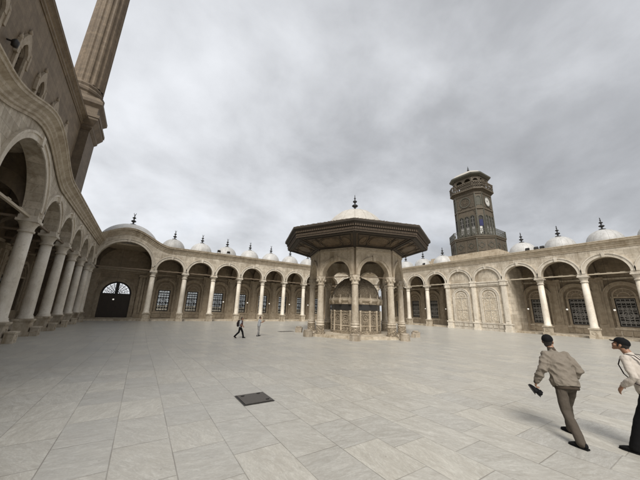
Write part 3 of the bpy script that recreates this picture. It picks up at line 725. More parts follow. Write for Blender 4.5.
def railing(h, leg, z0, z1, name, step=.28, mat_='tower2'):
    f = MB(); P = octo(h, leg)
    for k in range(8):
        a, c = Vector((*P[k],0)), Vector((*P[(k+1)%8],0)); d = c-a; n = max(2, int(d.length/step)); u = d.normalized(); an = math.atan2(u.y,u.x); m = Matrix.Rotation(an,3,'Z')
        for z in (z0+.06, z1-.05, (z0+z1)/2+.3): f.rbox((a+c)/2+Vector((0,0,z-Z0)), (d.length+.05,.07,.08), m)
        for j in range(n):
            p_ = a + d*(j/n); f.rbox(p_+Vector((0,0,(z0+z1)/2-Z0)), (.16 if j == 0 else .07,.1 if j == 0 else .05,z1-z0), m)
            if j % 2 == 0: f.rbox(p_+u*step*.5+Vector((0,0,(z0+z1)/2-Z0-.2)), (.2,.03,.5), m)
    return f.build(name, M[mat_], T)
b = MB(); vp(b,4.6,2.45,16.8,16.98); b.build('lower_balcony', M['tower'], T)
railing(4.5,2.4,16.98,18.35,'lower_railing')
# shaft features per face
clocks = []
for k, c, d, n, w in side_faces(H1, C1):
    fr = Fc(c,d,n); main = w > 2
    f = MB(fr); f.box(-w/2-.04,-w/2+.14,-.05,.13,17.5-Z0,26.2-Z0); f.build('corner_rib', M['tower2'], T)
    if main:
        for x in (-1.1,0,1.1):
            f = MB(fr); f.arch(x,21.2-Z0,.36,.46,-.01,.12,14,17.7-Z0); f.arch(x,21.2-Z0,.46,.52,-.01,.16,14,17.7-Z0); wd = f.build('window', M['tower2'], T)
            f = MB(fr); f.prism([(x+.36,17.8-Z0)]+[(x+.36*math.cos(PI*j/10),21.2-Z0+.36*math.sin(PI*j/10)) for j in range(11)]+[(x-.36,17.8-Z0)], -.01,.03); f.build('pane', M['white' if x != 0 or k % 2 else 'glass'] if False else M['glass'], wd)
            f = MB(fr)
            for z in (18.6,19.4,20.2,21.0): f.box(x-.36,x+.36,.03,.06,z-Z0,z+.06-Z0)
            f.box(x-.03,x+.03,.03,.06,17.8-Z0,21.5-Z0); f.box(x-.3,x+.3,.03,.05,18.0-Z0,19.3-Z0); f.build('shutter', M['grille'], wd)
        f = MB(fr)
        f.arch(0,22.0-Z0,1.75,1.85,-.01,.1,20,21.9-Z0)
        f.box(-1.8,1.8,-.01,.05,23.5-Z0,25.95-Z0); f.build('upper_panel', M['towerpan'], T)
        f = MB(fr); cz = 24.75-Z0
        f.arch(0,cz,.95,1.12,.04,.16,32,None,0,2*PI-.001); fr_ = f.build('roundel', M['tower2'], T)
        if k == 1 or k == 5:
            f = MB(fr); f.arch(0,cz,.001,.95,.05,.1,32,None,0,2*PI-.001); cf = f.build('clock_face', M['white'], T)
            f = MB(fr)
            for j in range(12):
                a = PI*j/6; s, q = math.sin(a), math.cos(a); l = .2 if j % 3 == 0 else .14; hw = .035
                f.prism([(s*.86-hw*q,cz+q*.86+hw*s),(s*.86+hw*q,cz+q*.86-hw*s),(s*(.86-l)+hw*q,cz+q*(.86-l)-hw*s),(s*(.86-l)-hw*q,cz+q*(.86-l)+hw*s)], .1,.115)
            f.build('hour_marks', M['iron'], cf)
            f = MB(fr)
            for a, l, hw in ((R_(-62),.5,.05),(R_(38),.74,.035)):
                s, q = math.sin(a), math.cos(a); f.prism([(-hw*q-s*.1,cz+hw*s-q*.1),(hw*q-s*.1,cz-hw*s-q*.1),(s*l,cz+q*l)], .12,.14)
            f.build('clock_hands', M['iron'], cf)
        else:
            f = MB(fr)
            for j in range(8):
                a = PI*j/4; f.arch(.55*math.cos(a),cz+.55*math.sin(a),.14,.2,.05,.1,12,None,0,2*PI-.001)
            f.arch(0,cz,.1,.28,.05,.12,14,None,0,2*PI-.001); f.build('rosette', M['tower'], fr_)
    else:
        f = MB(fr); f.arch(0,25.2-Z0,.38,.5,-.01,.12,12,23.7-Z0); wd = f.build('window', M['tower2'], T)
        f = MB(fr); f.prism([(.38,23.7-Z0)]+[(.38*math.cos(PI*j/8),25.2-Z0+.38*math.sin(PI*j/8)) for j in range(9)]+[(-.38,23.7-Z0)], -.01,.03); f.build('pane', M['tower2'], wd)
        f = MB(fr); f.arch(0,21.0-Z0,.42,.54,-.01,.14,12,17.6-Z0); wd = f.build('doorway', M['tower2'], T)
        f = MB(fr); f.prism([(.42,17.6-Z0)]+[(.42*math.cos(PI*j/8),21-Z0+.42*math.sin(PI*j/8)) for j in range(9)]+[(-.42,17.6-Z0)], -.01,.03); f.build('opening', M['iron'], wd)
        if k == 0: f = MB(fr); f.box(-.3,.34,.04,.09,19.3-Z0,20.6-Z0); f.build('blue_curtain', M['blue'], wd); f = MB(fr); f.box(-.34,.1,.04,.08,17.7-Z0,19.2-Z0); f.build('pale_board', M['white'], wd)
# corbelled upper balcony, belfry, roof
b = MB()
for i in range(4): vp(b,2.95+.16*i,1.0+.08*i,26.6+.16*i,26.76+.16*i+(0 if i < 3 else .1))
b.build('upper_balcony', M['tower'], T)
f = MB()
for k, c, d, n, w in side_faces(3.4,1.2):
    fr = Fc(c,d,n); m = max(2,int(w/.42))
    for j in range(m):
        x = -w/2 + w*(j+.5)/m
        for zz in (27.35,27.95,28.5): 
            p_ = fr.L(x,0,zz-Z0); f.rbox(p_, (.1,.1,.56), Matrix.Rotation(math.atan2(d.y,d.x),3,'Z') @ Matrix.Rotation(PI/4,3,'Y'))
            p_ = fr.L(x,0,zz-Z0); f.rbox(p_, (.1,.09,.56), Matrix.Rotation(math.atan2(d.y,d.x),3,'Z') @ Matrix.Rotation(-PI/4,3,'Y'))
    for z in (27.12,28.75): f.rbox(fr.L(0,0,z-Z0),(w+.05,.16,.16),Matrix.Rotation(math.atan2(d.y,d.x),3,'Z'))
f.build('upper_railing', M['tower'], T)
b = MB(); vp(b,1.7,.6,26.9,30.4); b.build('belfry_core', M['tower'], T)
for k, c, d, n, w in side_faces(2.7,1.0):
    fr = Fc(c,d,n)
    f = MB(fr); f.box(-w/2-.12,-w/2+.12,-.12,.12,27.0-Z0,30.0-Z0); f.box(-w/2-.18,-w/2+.18,-.18,.18,28.9-Z0,29.1-Z0); f.build('belfry_post', M['tower'], T)
    nA = 2 if w > 2 else 1; f = MB(fr)
    f.spandrel(-w/2+.1,w/2-.1,[(-w/2+w*(j+.5)/nA, w/nA/2-.2, 29.2-Z0) for j in range(nA)],29.0-Z0,lambda t: 30.5-Z0,-.08,.08)
    f.build('belfry_arch', M['tower'], T)
b = MB(); 
def loft(mb, rings):
    ids = [[mb.add(p) for p in r] for r in rings]
    for a, c in zip(ids, ids[1:]):
        n = len(a)
        for k in range(n): mb.face((a[k],a[(k+1)%n],c[(k+1)%n],c[k]))
    mb.face(ids[0][::-1]); mb.face(ids[-1])
def oz(h, leg, z): return [(x,y,z-Z0) for x,y in octo(h,leg)]
loft(b,[oz(2.9,1.1,30.2),oz(3.35,1.3,30.5),oz(3.4,1.3,30.75),oz(3.1,1.2,31.0)]); b.build('roof_eave', M['tower2'], T)
b = MB(); loft(b,[oz(3.05,1.2,31.0),oz(2.6,1.05,31.5),oz(1.7,.7,32.1),oz(.8,.33,32.5),oz(.22,.1,32.8)]); ro = b.build('roof', M['towerroof'], T)
proto_finial(None, ro, 32.75-Z0, .8)

# ------------------------------------------------------------------ fountain
cx, cy = 19.85, 23.16; A0 = R_(229)
Fo = thing('ablution_fountain', 'domed octagonal fountain pavilion with wide carved wooden eaves in the courtyard centre', 'fountain', (cx,cy,0), A0)
def pol(r, k, z=0.): a = PI/4*k; return (r*math.cos(a), r*math.sin(a), z)
def oct8(r, z): return [pol(r,k,z) for k in range(8)]
def oloft(mb, rings): loft(mb, rings)
b = MB(); oloft(b,[oct8(5.7,-.1),oct8(5.7,.12),oct8(5.45,.12),oct8(5.45,.24)]); b.build('step', M['pedestal'], Fo)
RC = 4.85
def oct_stack(mb, prof, n=8, a0=0, c=(0,0)): mb.lathe(prof, c, n, False, a0)
a = MB(); oct_stack(a,[(.37,1.42),(.33,1.6),(.30,4.9)],16); 
col = a.build('column', M['fcol'], Fo, pol(RC,0))
a = MB(); a.lathe([(.40,1.2),(.44,1.26),(.40,1.34),(.34,1.42)],n=16); a.lathe([(.42,.98),(.46,1.04),(.42,1.12),(.36,1.2)],n=16); a.lathe([(.33,1.1),(.33,1.3)],n=16); a.build('ring_base', M['fcol'], col)
a = MB(); a.vprism([(.44*math.cos(PI/4*k+PI/8),.44*math.sin(PI/4*k+PI/8)) for k in range(8)],.24,.98); a.vprism([(.54*math.cos(PI/4*k+PI/8),.54*math.sin(PI/4*k+PI/8)) for k in range(8)],-.05,.36); a.build('pedestal', M['carved'], col)
a = MB(); a.lathe([(.31,4.88),(.38,4.93),(.36,5.0),(.33,5.04),(.36,5.2),(.46,5.5),(.48,5.55)],n=16); a.vprism([(.5*math.cos(PI/4*k+PI/8),.5*math.sin(PI/4*k+PI/8)) for k in range(8)],5.55,5.75)
for k in range(8): a.ell((.42*math.cos(PI/4*k),.42*math.sin(PI/4*k),5.36),(.09,.09,.15),8,6)
a.build('capital', M['fcol'], col)
for k in range(1,8):
    c = dup(col, Fo, pol(RC,k)); c.rotation_euler = (0,0,PI/4*k)
apo = RC*math.cos(PI/8); ew = RC*math.sin(PI/8)*2
for k in range(8):
    am = PI/4*(k+.5); n = Vector((math.cos(am),math.sin(am),0)); d = Vector((-n.y,n.x,0)); fr = Fc(n*apo,d,n)
    f = MB(fr); f.spandrel(-ew/2,ew/2,[(0,1.5,5.78)],5.75,lambda t: 8.6,-.33,.33); w_ = f.build('arch_panel', M['fount'], Fo)
    f = MB(fr); f.arch(0,5.78,1.5,1.72,.32,.4,26); f.arch(0,5.78,1.72,1.82,.32,.45,26); f.prism([(-.12,7.2),(.12,7.2),(.17,7.75),(-.17,7.75)],.32,.5); f.box(-ew/2,ew/2,.32,.42,8.15,8.3); f.box(-ew/2,ew/2,.32,.36,8.45,8.58); f.build('arch_moulding', M['fount'], w_)
    f = MB(fr); f.box(-ew/2+.3,ew/2-.3,-.05,.05,5.62,5.7); f.build('tie_bar', M['beam'], Fo)
# inner ceiling
b = MB(); oloft(b,[oct8(4.4,8.3),oct8(4.4,8.62)]); b.build('ceiling', M['soffit'], Fo)
# eave: soffit panels, carved fascia, lead roof
for k in range(8):
    P = lambda r, kk, z: Vector(pol(r,kk,z))
    in0, in1, ou0, ou1 = P(5.05,k,8.5), P(5.05,k+1,8.5), P(7.95,k,9.3), P(7.95,k+1,9.3)
    nrm = (in1-in0).cross(ou0-in0).normalized(); nrm = -nrm if nrm.z > 0 else nrm
    def SP(u, v, h=0.):  # u 0..1 along edge, v 0..1 outward
        return in0.lerp(in1,u).lerp(ou0.lerp(ou1,u),v) + nrm*h
    f = MB()
    a_ = [f.add(SP(u,v)) for u,v in ((0,0),(1,0),(1,1),(0,1))]; b_ = [f.add(SP(u,v,-.15)) for u,v in ((0,0),(1,0),(1,1),(0,1))]
    f.face(a_); f.face(b_[::-1])
    for j in range(4): f.face((a_[j],a_[(j+1)%4],b_[(j+1)%4],b_[j]))
    sp = f.build('soffit_panel', M['soffit'], Fo)
    f = MB()
    def strip(u0,v0,u1,v1,w,h=.07):
        p0, p1 = SP(u0,v0), SP(u1,v1); d = (p1-p0).normalized(); s = nrm.cross(d)*w
        i0 = [f.add(q) for q in (p0-s,p1-s,p1+s,p0+s)]; i1 = [f.add(q+nrm*h) for q in (p0-s,p1-s,p1+s,p0+s)]
        f.face(i1)
        for j in range(4): f.face((i0[j],i0[(j+1)%4],i1[(j+1)%4],i1[j]))
    for u0,v0,u1,v1,w in ((0,0,0,1,.13),(1,0,1,1,.13),(0,.06,1,.06,.1),(0,.94,1,.94,.12),(.09,.16,.91,.16,.035),(.07,.84,.93,.84,.035),(.09,.16,.07,.84,.035),(.91,.16,.93,.84,.035),(.28,.16,.27,.84,.03),(.72,.16,.73,.84,.03)): strip(u0,v0,u1,v1,w)
    f.build('soffit_frame', M['eavedark'], sp)
    f = MB(); cm = SP(.5,.5); du = (SP(.6,.5)-SP(.4,.5)).normalized(); dv = nrm.cross(du)
    for ra, rb, h0 in ((1.15,.82,.07),(.95,.66,.05)):
        f.tube([cm + du*ra*math.cos(2*PI*j/32) + dv*rb*math.sin(2*PI*j/32) + nrm*h0*.5 for j in range(32)], .045, 6, True)
    ring = [f.add(cm + du*.9*math.cos(2*PI*j/32) + dv*.62*math.sin(2*PI*j/32) + nrm*.03) for j in range(32)]; f.face(ring)
    for uu in (.17,.83):
        c2 = SP(uu,.5)
        f.tube([c2 + du*.3*math.cos(2*PI*j/20) + dv*.6*math.sin(2*PI*j/20) + nrm*.03 for j in range(20)], .04, 6, True)
        q = [f.add(c2 + du*.25*math.cos(2*PI*j/20) + dv*.5*math.sin(2*PI*j/20) + nrm*.02) for j in range(20)]; f.face(q)
    f.build('medallion', M['gold'], sp)
    # fascia of this side
    f = MB(); A = lambda r, z: (P(r,k,z), P(r,k+1,z))
    lv = [(7.9,9.27),(8.02,9.27),(8.05,9.42),(7.98,9.44),(8.1,9.68),(8.02,9.72),(8.25,9.99),(8.3,10.02),(8.45,10.12),(8.45,10.28),(8.0,10.34),(7.9,9.35)]
    ids = [[f.add(p_) for p_ in A(r,z)] for r,z in lv]
    for i_ in range(len(ids)):
        x, y = ids[i_], ids[(i_+1)%len(ids)]; f.face((x[0],x[1],y[1],y[0]))
    fa = f.build('fascia', M['eavedark'], Fo)
    f = MB(); f2 = MB(); am = PI/4*(k+.5); rm = Matrix.Rotation(am,3,'Z')
    for nn, r, z, sz in ((40,8.06,9.56,(.1,.09,.2)),(30,8.16,9.86,(.12,.13,.22)),(52,8.05,9.34,(.06,.06,.12)),(46,8.38,10.31,(.14,.07,.09))):
        for j in range(nn):
            p_ = P(r,k,z).lerp(P(r,k+1,z),(j+.5)/nn)
            if nn == 46: sz = (.14,.08,random.uniform(.05,.14))
            (f2 if nn == 46 else f).rbox(p_, sz, rm)
    f.build('fascia_carving', M['eave'], fa); f2.build('crest', M['eave'], fa)
b = MB(); oloft(b,[oct8(8.3,10.3),oct8(8.35,10.34),oct8(5.5,10.75),oct8(3.75,11.0)]); b.build('roof', M['domeplas'], Fo)
b = MB(); prof = [(3.72,10.95),(3.72,11.15),(3.56,11.2)] + [(3.56*math.cos(PI/2*k/16) if k < 16 else .03, 10.62+3.56*math.sin(PI/2*k/16)) for k in range(2,17)]
b.lathe(prof, n=48)
for k in range(16):
    an = 2*PI*k/16; b.tube([(r*math.cos(an)*1.003,r*math.sin(an)*1.003,z) for r,z in prof[3:]], .03, 4)
dm = b.build('dome', M['domeplas'], Fo); proto_finial(None, dm, 14.15, 1.2)
# inner tank
b = MB(); oct_stack(b,[(2.72,.2),(2.72,.5),(2.6,.55),(2.58,2.5)],16,PI/16); tk = b.build('water_tank', M['carved'], Fo)
b = MB(); oct_stack(b,[(2.62,2.5),(2.64,2.55),(2.64,3.08),(2.62,3.12)],16,PI/16); b.build('inscription_band', M['blackband'], tk)
b = MB(); oct_stack(b,[(2.64,3.1),(2.7,3.15),(2.7,3.25),(2.9,3.42),(2.95,3.5),(2.95,3.62),(2.75,3.72),(2.6,3.8)],16,PI/16); oct_stack(b,[(2.64,.95),(2.68,1.0),(2.64,1.05)],16,PI/16)
for k in range(16):
    an = 2*PI*k/16+PI/16; x, y = 2.62*math.cos(an), 2.62*math.sin(an); b.lathe([(.11,.4),(.09,.6),(.09,2.35),(.13,2.5)],(x,y),8)
    x, y = 2.75*math.cos(an), 2.75*math.sin(an); b.lathe([(.15,3.1),(.2,3.4),(.2,3.66),(.08,3.75),(.03,4.1)],(x,y),8)
b.build('tank_moulding', M['fount'], tk)
for k in range(16):
    am = 2*PI*(k+.5)/16+PI/16; n = Vector((math.cos(am),math.sin(am),0)); d = Vector((-n.y,n.x,0)); fr = Fc(n*2.6*math.cos(PI/16),d,n)
    f = MB(fr); f.arch(0,1.75,.3,.37,-.02,.06,14,.6); f.arch(0,1.75,.1,.16,-.02,.06,14,None,0,2*PI-.001)
    for x in (-.2,0,.2): f.arch(x,1.2,.05,.09,-.02,.05,10,None,0,2*PI-.001)
    f.box(-.42,.42,-.02,.05,.62,.68); f.box(-.42,.42,-.02,.05,2.28,2.34)
    f.tube([fr.L(0,0,.85),fr.L(0,.16,.85),fr.L(0,.17,.78)],.03,6) if False else f.box(-.03,.03,0,.15,.82,.88)
    f.build('tank_relief', M['carved'], tk)
b = MB(); prof = [(2.55*math.cos(PI/2*k/14) if k < 14 else .03, 3.72+2.38*math.sin(PI/2*k/14)) for k in range(15)]; b.lathe(prof,n=32)
for k in range(16):
    an = 2*PI*k/16+PI/16; b.tube([(r*math.cos(an)*1.006,r*math.sin(an)*1.006,z) for r,z in prof], .05, 5)
b.build('tank_dome', M['carved'], tk)

# stone blocks round the fountain
blabels = {0:'octagonal stone block at the foot of the front fountain column', 7:'grey stone block on the paving left of the fountain front',
           6:'stone block farthest left of the fountain, beside the thin left columns', 1:'stone block at the right foot of the fountain, nearest the camera on that side',
           2:'dark stone block with a small stone beside it, farthest right of the fountain'}
for k in (0,7,6,1,2):
    an = A0 + PI/4*k; r = 6.25; sz = {0:.5,7:.46,6:.36,1:.46,2:.38}[k]
    m = MB(); m.vprism([(sz*math.cos(PI/4*j+PI/8),sz*math.sin(PI/4*j+PI/8)) for j in range(8)] if k in (0,1,7) else [(-sz,-sz*.8),(sz,-sz*.8),(sz,sz*.8),(-sz,sz*.8)], -.02, .5 if k else .42)
    m.lathe([(sz*.9,.42 if not k else .5),(sz*.72,.55 if not k else .62),(sz*.4,.56 if not k else .63)], n=10)
    for q in m.v: q.x += random.uniform(-.03,.03); q.y += random.uniform(-.03,.03)
    o = m.build('stone_block', M['blockstone'], None, (cx+r*math.cos(an), cy+r*math.sin(an), 0), (0,0,an)); tag(o, blabels[k], 'stone block', 'stone blocks round the fountain')
m = MB(); m.box(-.2,.2,-.17,.17,-.02,.32); m.lathe([(.17,.32),(.1,.38),(.03,.4)],n=8)
o = m.build('small_stone', M['blockstone'], None, (23.75,18.75,0), (0,0,.4)); tag(o, 'small stone on the paving just left of the farthest right fountain block', 'stone')

# ------------------------------------------------------------------ hatches
Hh = thing('floor_hatch', 'square dark iron hatch cover set in the near paving', 'hatch', (2.665,6.87,.36))
m = MB(); m.box(-.365,.365,-.385,.385,-.02,.012); m.build('frame', M['iron'], Hh)
m = MB(); m.box(-.33,.33,-.35,.35,.012,.024); m.build('cover', M['hatch'], Hh)
m = MB()
for x, y in ((-.22,.22),(.24,-.25),(.2,.27)): m.lathe([(.035,.024),(.035,.032),(.02,.034)],(x,y),10); m.box(x-.05,x+.05,y-.008,y+.008,.0345,.04)
m.build('lifting_ring', M['iron'], Hh)
m = MB(); m.box(-.9,.9,-.35,.35,-.02,.015); o = m.build('drain_cover', M['hatch'], None, (14.07,28.3,0), (0,0,.1)); tag(o, 'thin dark drain cover in the distant paving left of the fountain', 'drain cover')

# ------------------------------------------------------------------ gallery lamps and roof floodlights
def lamp(x, y, z, top, label, r=.12):
    o = thing('globe_lamp', label, 'lamp', (x,y,z), 0, 'globe lamps hanging in the arcades')
    m = MB(); m.ell((0,0,0),(r,r,r)); m.build('globe', M['globe'], o)
    m = MB(); m.lathe([(.07,r-.02),(.07,r+.08),(.015,r+.12)],n=8); m.tube([(0,0,r+.1),(0,0,top-z)],.012,5); m.build('cord', M['iron'], o)
ordw = ['first','second','third','fourth','fifth','sixth','seventh','eighth','ninth','tenth']
lamp(-3.75, 53.2, 3.1, 12.4, 'small white globe lamp hanging in front of the big arched door', .12)
for k, b_ in enumerate(bays[2:7]): lamp(b_+.45, 52.8, 3.35, 11.2, '%s white globe lamp right of the door along the far arcade' % ordw[k], .12)
for k, (b_) in enumerate([x for x in openb if x < 18][:4]): lamp(50.3, b_+.75, 3.5, 11.2, '%s white globe lamp right of the walled-up bays in the right arcade' % ordw[k], .12)
for k, b_ in enumerate([x for x in openb if 28 < x < 40]): lamp(50.3, b_+.6, 3.3, 11.2, ['white globe lamp in the open bay just left of the walled-up bays','white globe lamp in the second open bay left of the walled-up bays','white globe lamp beside the right edge of the fountain columns'][k], .11)
lamp(-8.9, 26.3, 4.6, 11.0, 'large white globe lamp hanging between the two nearest left arcade columns', .24)
lamp(-9.6, 33.2, 4.3, 11.0, 'white globe lamp hanging deeper in the shaded left arcade', .18)
def flood(x, y, z, rz, label, cat_tilt=.5):
    o = thing('floodlight', label, 'floodlight', (x,y,z), rz, 'floodlights on the arcade roofs')
    m = MB(); m.rbox((0,0,.42),(.5,.2,.36),Matrix.Rotation(cat_tilt,3,'X')); m.build('housing', M['iron'], o)
    m = MB(); m.box(-.3,-.26,-.03,.03,0,.45); m.box(.26,.3,-.03,.03,0,.45); m.box(-.3,.3,-.08,.08,-.02,.04); m.build('bracket', M['iron'], o)
flood(10.3,49.7,11.8,.2,'left one of two dark floodlights on the far arcade roof edge')
flood(12.0,49.7,11.8,-.3,'right one of two dark floodlights on the far arcade roof edge',.8)
flood(47.6,16.4-.6,11.8,1.4,'dark floodlight between two domes, leftmost of three on the right arcade roof')
flood(47.6,15.1-.4,11.8,1.7,'middle one of three floodlights on the right arcade roof')
flood(47.6,14.4-.4,11.8,1.5,'rightmost of three floodlights between the domes of the right arcade roof')
flood(47.6,33.9,11.8,1.5,'floodlight on the right arcade roof left of the clock tower, beside a dome')

#@@P0
# ------------------------------------------------------------------ people
class FrM:
    def __init__(s, m): s.m = m
    def L(s, x, y, z): return s.m @ Vector((x,y,z))
def skin_mesh(name, mb, mat_, parent, voxel=.008, smooth=3, wr=0., wf=7., zmin=None, cut=None):
    """one continuous closed surface grown over overlapping limbs"""
    fr, mb.fr = mb.fr, None
    me = mb.mesh(name, mat_); tmp = bpy.data.objects.new(name, me); COL.objects.link(tmp)
    r = tmp.modifiers.new('r', 'REMESH'); r.mode = 'VOXEL'; r.voxel_size = voxel; r.use_smooth_shade = True
    s = tmp.modifiers.new('s', 'SMOOTH'); s.factor = .5; s.iterations = smooth
    bpy.context.view_layer.update(); dg = bpy.context.evaluated_depsgraph_get()
    nm = bpy.data.meshes.new_from_object(tmp.evaluated_get(dg)); bpy.data.objects.remove(tmp)
    nm.name = name
    if not nm.materials: nm.materials.append(mat_)
    if wr:
        nr = [v.normal.copy() for v in nm.vertices]
        for v, n in zip(nm.vertices, nr):
            p = v.co; q = Vector((p.x*wf + p.z*wf*.5, p.y*wf, p.z*wf*1.3))
            d = noise.noise(q) + .5*noise.noise(q*2.1+Vector((5,2,8)))
            rd = 1 - abs(noise.noise(Vector((p.x*wf*.8+p.z*wf*.9, p.y*wf*.8, p.z*wf*.5-p.x*wf*.5))))
            v.co = p + n*wr*(d*.7 + (rd-.75)*1.3)
    if cut is not None:
        c0, ax_, rad_ = cut
        for v in nm.vertices:
            h = (v.co - c0).dot(ax_); q = v.co - c0 - ax_*h
            if h < 0 and q.length < rad_: v.co = v.co - ax_*h
    for p in nm.polygons: p.use_smooth = True
    return link(name, nm, parent)
def V(*a): return Vector(a)
def hand(mb, wrist, d, side, nrm, curl=.35, thumb=1, k=1.):
    """palm, four unequal bent fingers and a thumb; d = pointing way, side = towards the thumb, nrm = palm side"""
    d, side, nrm = V(*d).normalized(), V(*side), V(*nrm)
    side = (side - d*side.dot(d)).normalized(); nrm = (nrm - d*nrm.dot(d) - side*nrm.dot(side)).normalized()
    w = V(*wrist)
    mb.limb([w-d*.02, w+d*.03*k, w+d*.075*k, w+d*.092*k], [(.026,.021),(.034,.018),(.041,.016),(.038,.013)], 12, side)
    for off, ln, sp in ((.031,.070,.12),(.011,.080,.03),(-.010,.074,-.05),(-.030,.058,-.14)):
        b = w + d*.088*k + side*off*k; dd = (d + side*sp).normalized(); P = [b - dd*.015]
        ang = 0; q = b
        P.append(q)
        for i, fr_ in enumerate((.45,.32,.23)):
            ang += curl*(1.0 if i == 0 else .9); q = q + (dd*math.cos(ang) + nrm*math.sin(ang))*ln*fr_*k; P.append(q)
        mb.limb(P, [.0095,.0095,.0085,.008,.007], 8, side)
    t0 = w + d*.028*k + side*.026*k
    td = (d*.65 + side*.62 + nrm*.35).normalized(); t1 = t0 + td*.038*k; t2 = t1 + (td*.8 + d*.35 + nrm*.3).normalized()*.034*k
    mb.limb([t0 - td*.012, t0 + td*.012, t1, t2], [.014,.0125,.0105,.008], 8, nrm)
def head_parts(J, root, mats, body, hair=True, cap=None, voxel=.006, k=1.):
    hm = Matrix.Translation(J['head']) @ Matrix.Rotation(J.get('hyaw',0),4,'Z') @ Matrix.Rotation(-J.get('hpitch',0),4,'X') @ Matrix.Scale(k,4)
    h = MB(FrM(hm))
    h.ell((0,-.008,.022),(.073,.094,.105),18,14)
    h.limb([(0,.02,-.02),(0,.045,-.055),(0,.066,-.088)],[(.062,.06),(.052,.045),(.030,.024)],12)
    h.limb([(0,.080,.018),(0,.091,-.008),(0,.096,-.026)],[.010,.012,.0145],8)
    h.limb([(-.024,.082,-.052),(0,.09,-.05),(.024,.082,-.052)],[.008,.011,.008],8,(0,0,1)); h.limb([(-.02,.080,-.063),(0,.087,-.064),(.02,.080,-.063)],[.007,.010,.007],8,(0,0,1))
    h.limb([(-.05,.07,.030),(-.025,.086,.034),(0,.086,.03),(.025,.086,.034),(.05,.07,.030)],[.009]*5,8,(0,0,1))
    for s in (-1,1):
        h.limb([(s*.073,-.006,-.03),(s*.082,-.014,.0),(s*.078,-.012,.025)],[(.008,.014),(.009,.020),(.007,.013)],8,(1,0,0)); h.ell((s*.046,.058,-.02),(.026,.026,.026),10,8)
    body.v_off = len(body.v)
    for p in h.v: body.v.append(p)
    for f, s in zip(h.f, h.s): body.f.append(tuple(i+body.v_off for i in f)); body.s.append(s)
    for s in (-1,1):
        e = MB(FrM(hm)); e.ell((s*.030,.0795,.010),(.012,.009,.008),10,8); e.build('eye', M['iron'], root)
    if hair:
        h = MB(FrM(hm)); h.ell((0,-.018,.032),(.079,.092,.104),18,14); h.limb([(0,-.075,.02),(0,-.082,-.035),(0,-.068,-.065)],[(.062,.03),(.058,.025),(.045,.018)],12)
        for s in (-1,1): h.limb([(s*.068,.012,.03),(s*.07,.014,-.005),(s*.069,.016,-.025)],[(.012,.016),(.01,.014),(.007,.009)],8)
        skin_mesh('hair', h, M['hair'], root, voxel, 2, .002, 40)
    if cap:
        h = MB(FrM(hm)); rows = []; nn = 24
        for i in range(9):
            a = PI/2*i/8 if i < 8 else PI/2*.985
            rr = math.cos(a)**.8; rows.append([((.089*rr)*math.cos(2*PI*j/nn), -.008+(.108*rr)*math.sin(2*PI*j/nn), .042+.098*math.sin(a)**1.0) for j in range(nn)])
        ids = h.grid(rows, cv=True); h.face(ids[-1])
        rows2 = [[((.084)*math.cos(2*PI*j/nn), -.008+.103*math.sin(2*PI*j/nn), .046) for j in range(nn)], rows[0]]
        h.grid(rows2, cv=True); h.ell((0,-.008,.142),(.009,.009,.006),8,6)
        c_ = h.build('cap', M['cap'], root)
        h = MB(FrM(hm)); top = []; bot = []
        for j in range(17):
            a = PI*j/16; x = .078*math.cos(a); y = .075*math.sin(a)
            top.append((x, .052+y*1.05+.02, .046 - .018*math.sin(a) - .9*x*x)); bot.append((x*.9, .055, .052))
        ids = h.grid([[(p[0],p[1],p[2]+.005) for p in top],[(p[0],p[1],p[2]+.005) for p in bot],[(p[0],p[1],p[2]-.004) for p in bot],[(p[0],p[1],p[2]-.004) for p in top]], cu=True)
        h.build('cap_brim', M['cap'], c_)
def shoe(root, ankle, az, mat_, pitch=0., k=1.):
    m = Matrix.Translation(V(ankle[0],ankle[1],ankle[2]-.085)) @ Matrix.Rotation(-az,4,'Z') @ Matrix.Rotation(pitch,4,'X')
    h = MB(); h.limb([(0,-.055,.05),(0,.0,.05),(0,.07,.042),(0,.13,.032),(0,.175,.024)],[(.036,.046),(.040,.048),(.047,.040),(.045,.030),(.030,.020)],14); h.limb([(0,-.01,.06),(0,-.02,.105)],[(.04,.048),(.038,.045)],12)
    h2 = []
    for p in h.v: h2.append(m @ V(p.x*k, p.y*k, max(p.z*k,.004)))
    h.v = h2; s = h.build('shoe', mat_, root)
    q = MB(); pts = [(-.034,-.09),(.034,-.09),(.043,-.02),(.049,.07),(.046,.14),(.022,.195),(-.022,.195),(-.046,.14),(-.049,.07),(-.043,-.02)]
    q.vprism([(x*k,y*k) for x,y in pts], -.004, .016); q.v = [m @ p for p in q.v]; q.build('sole', mat_, s)
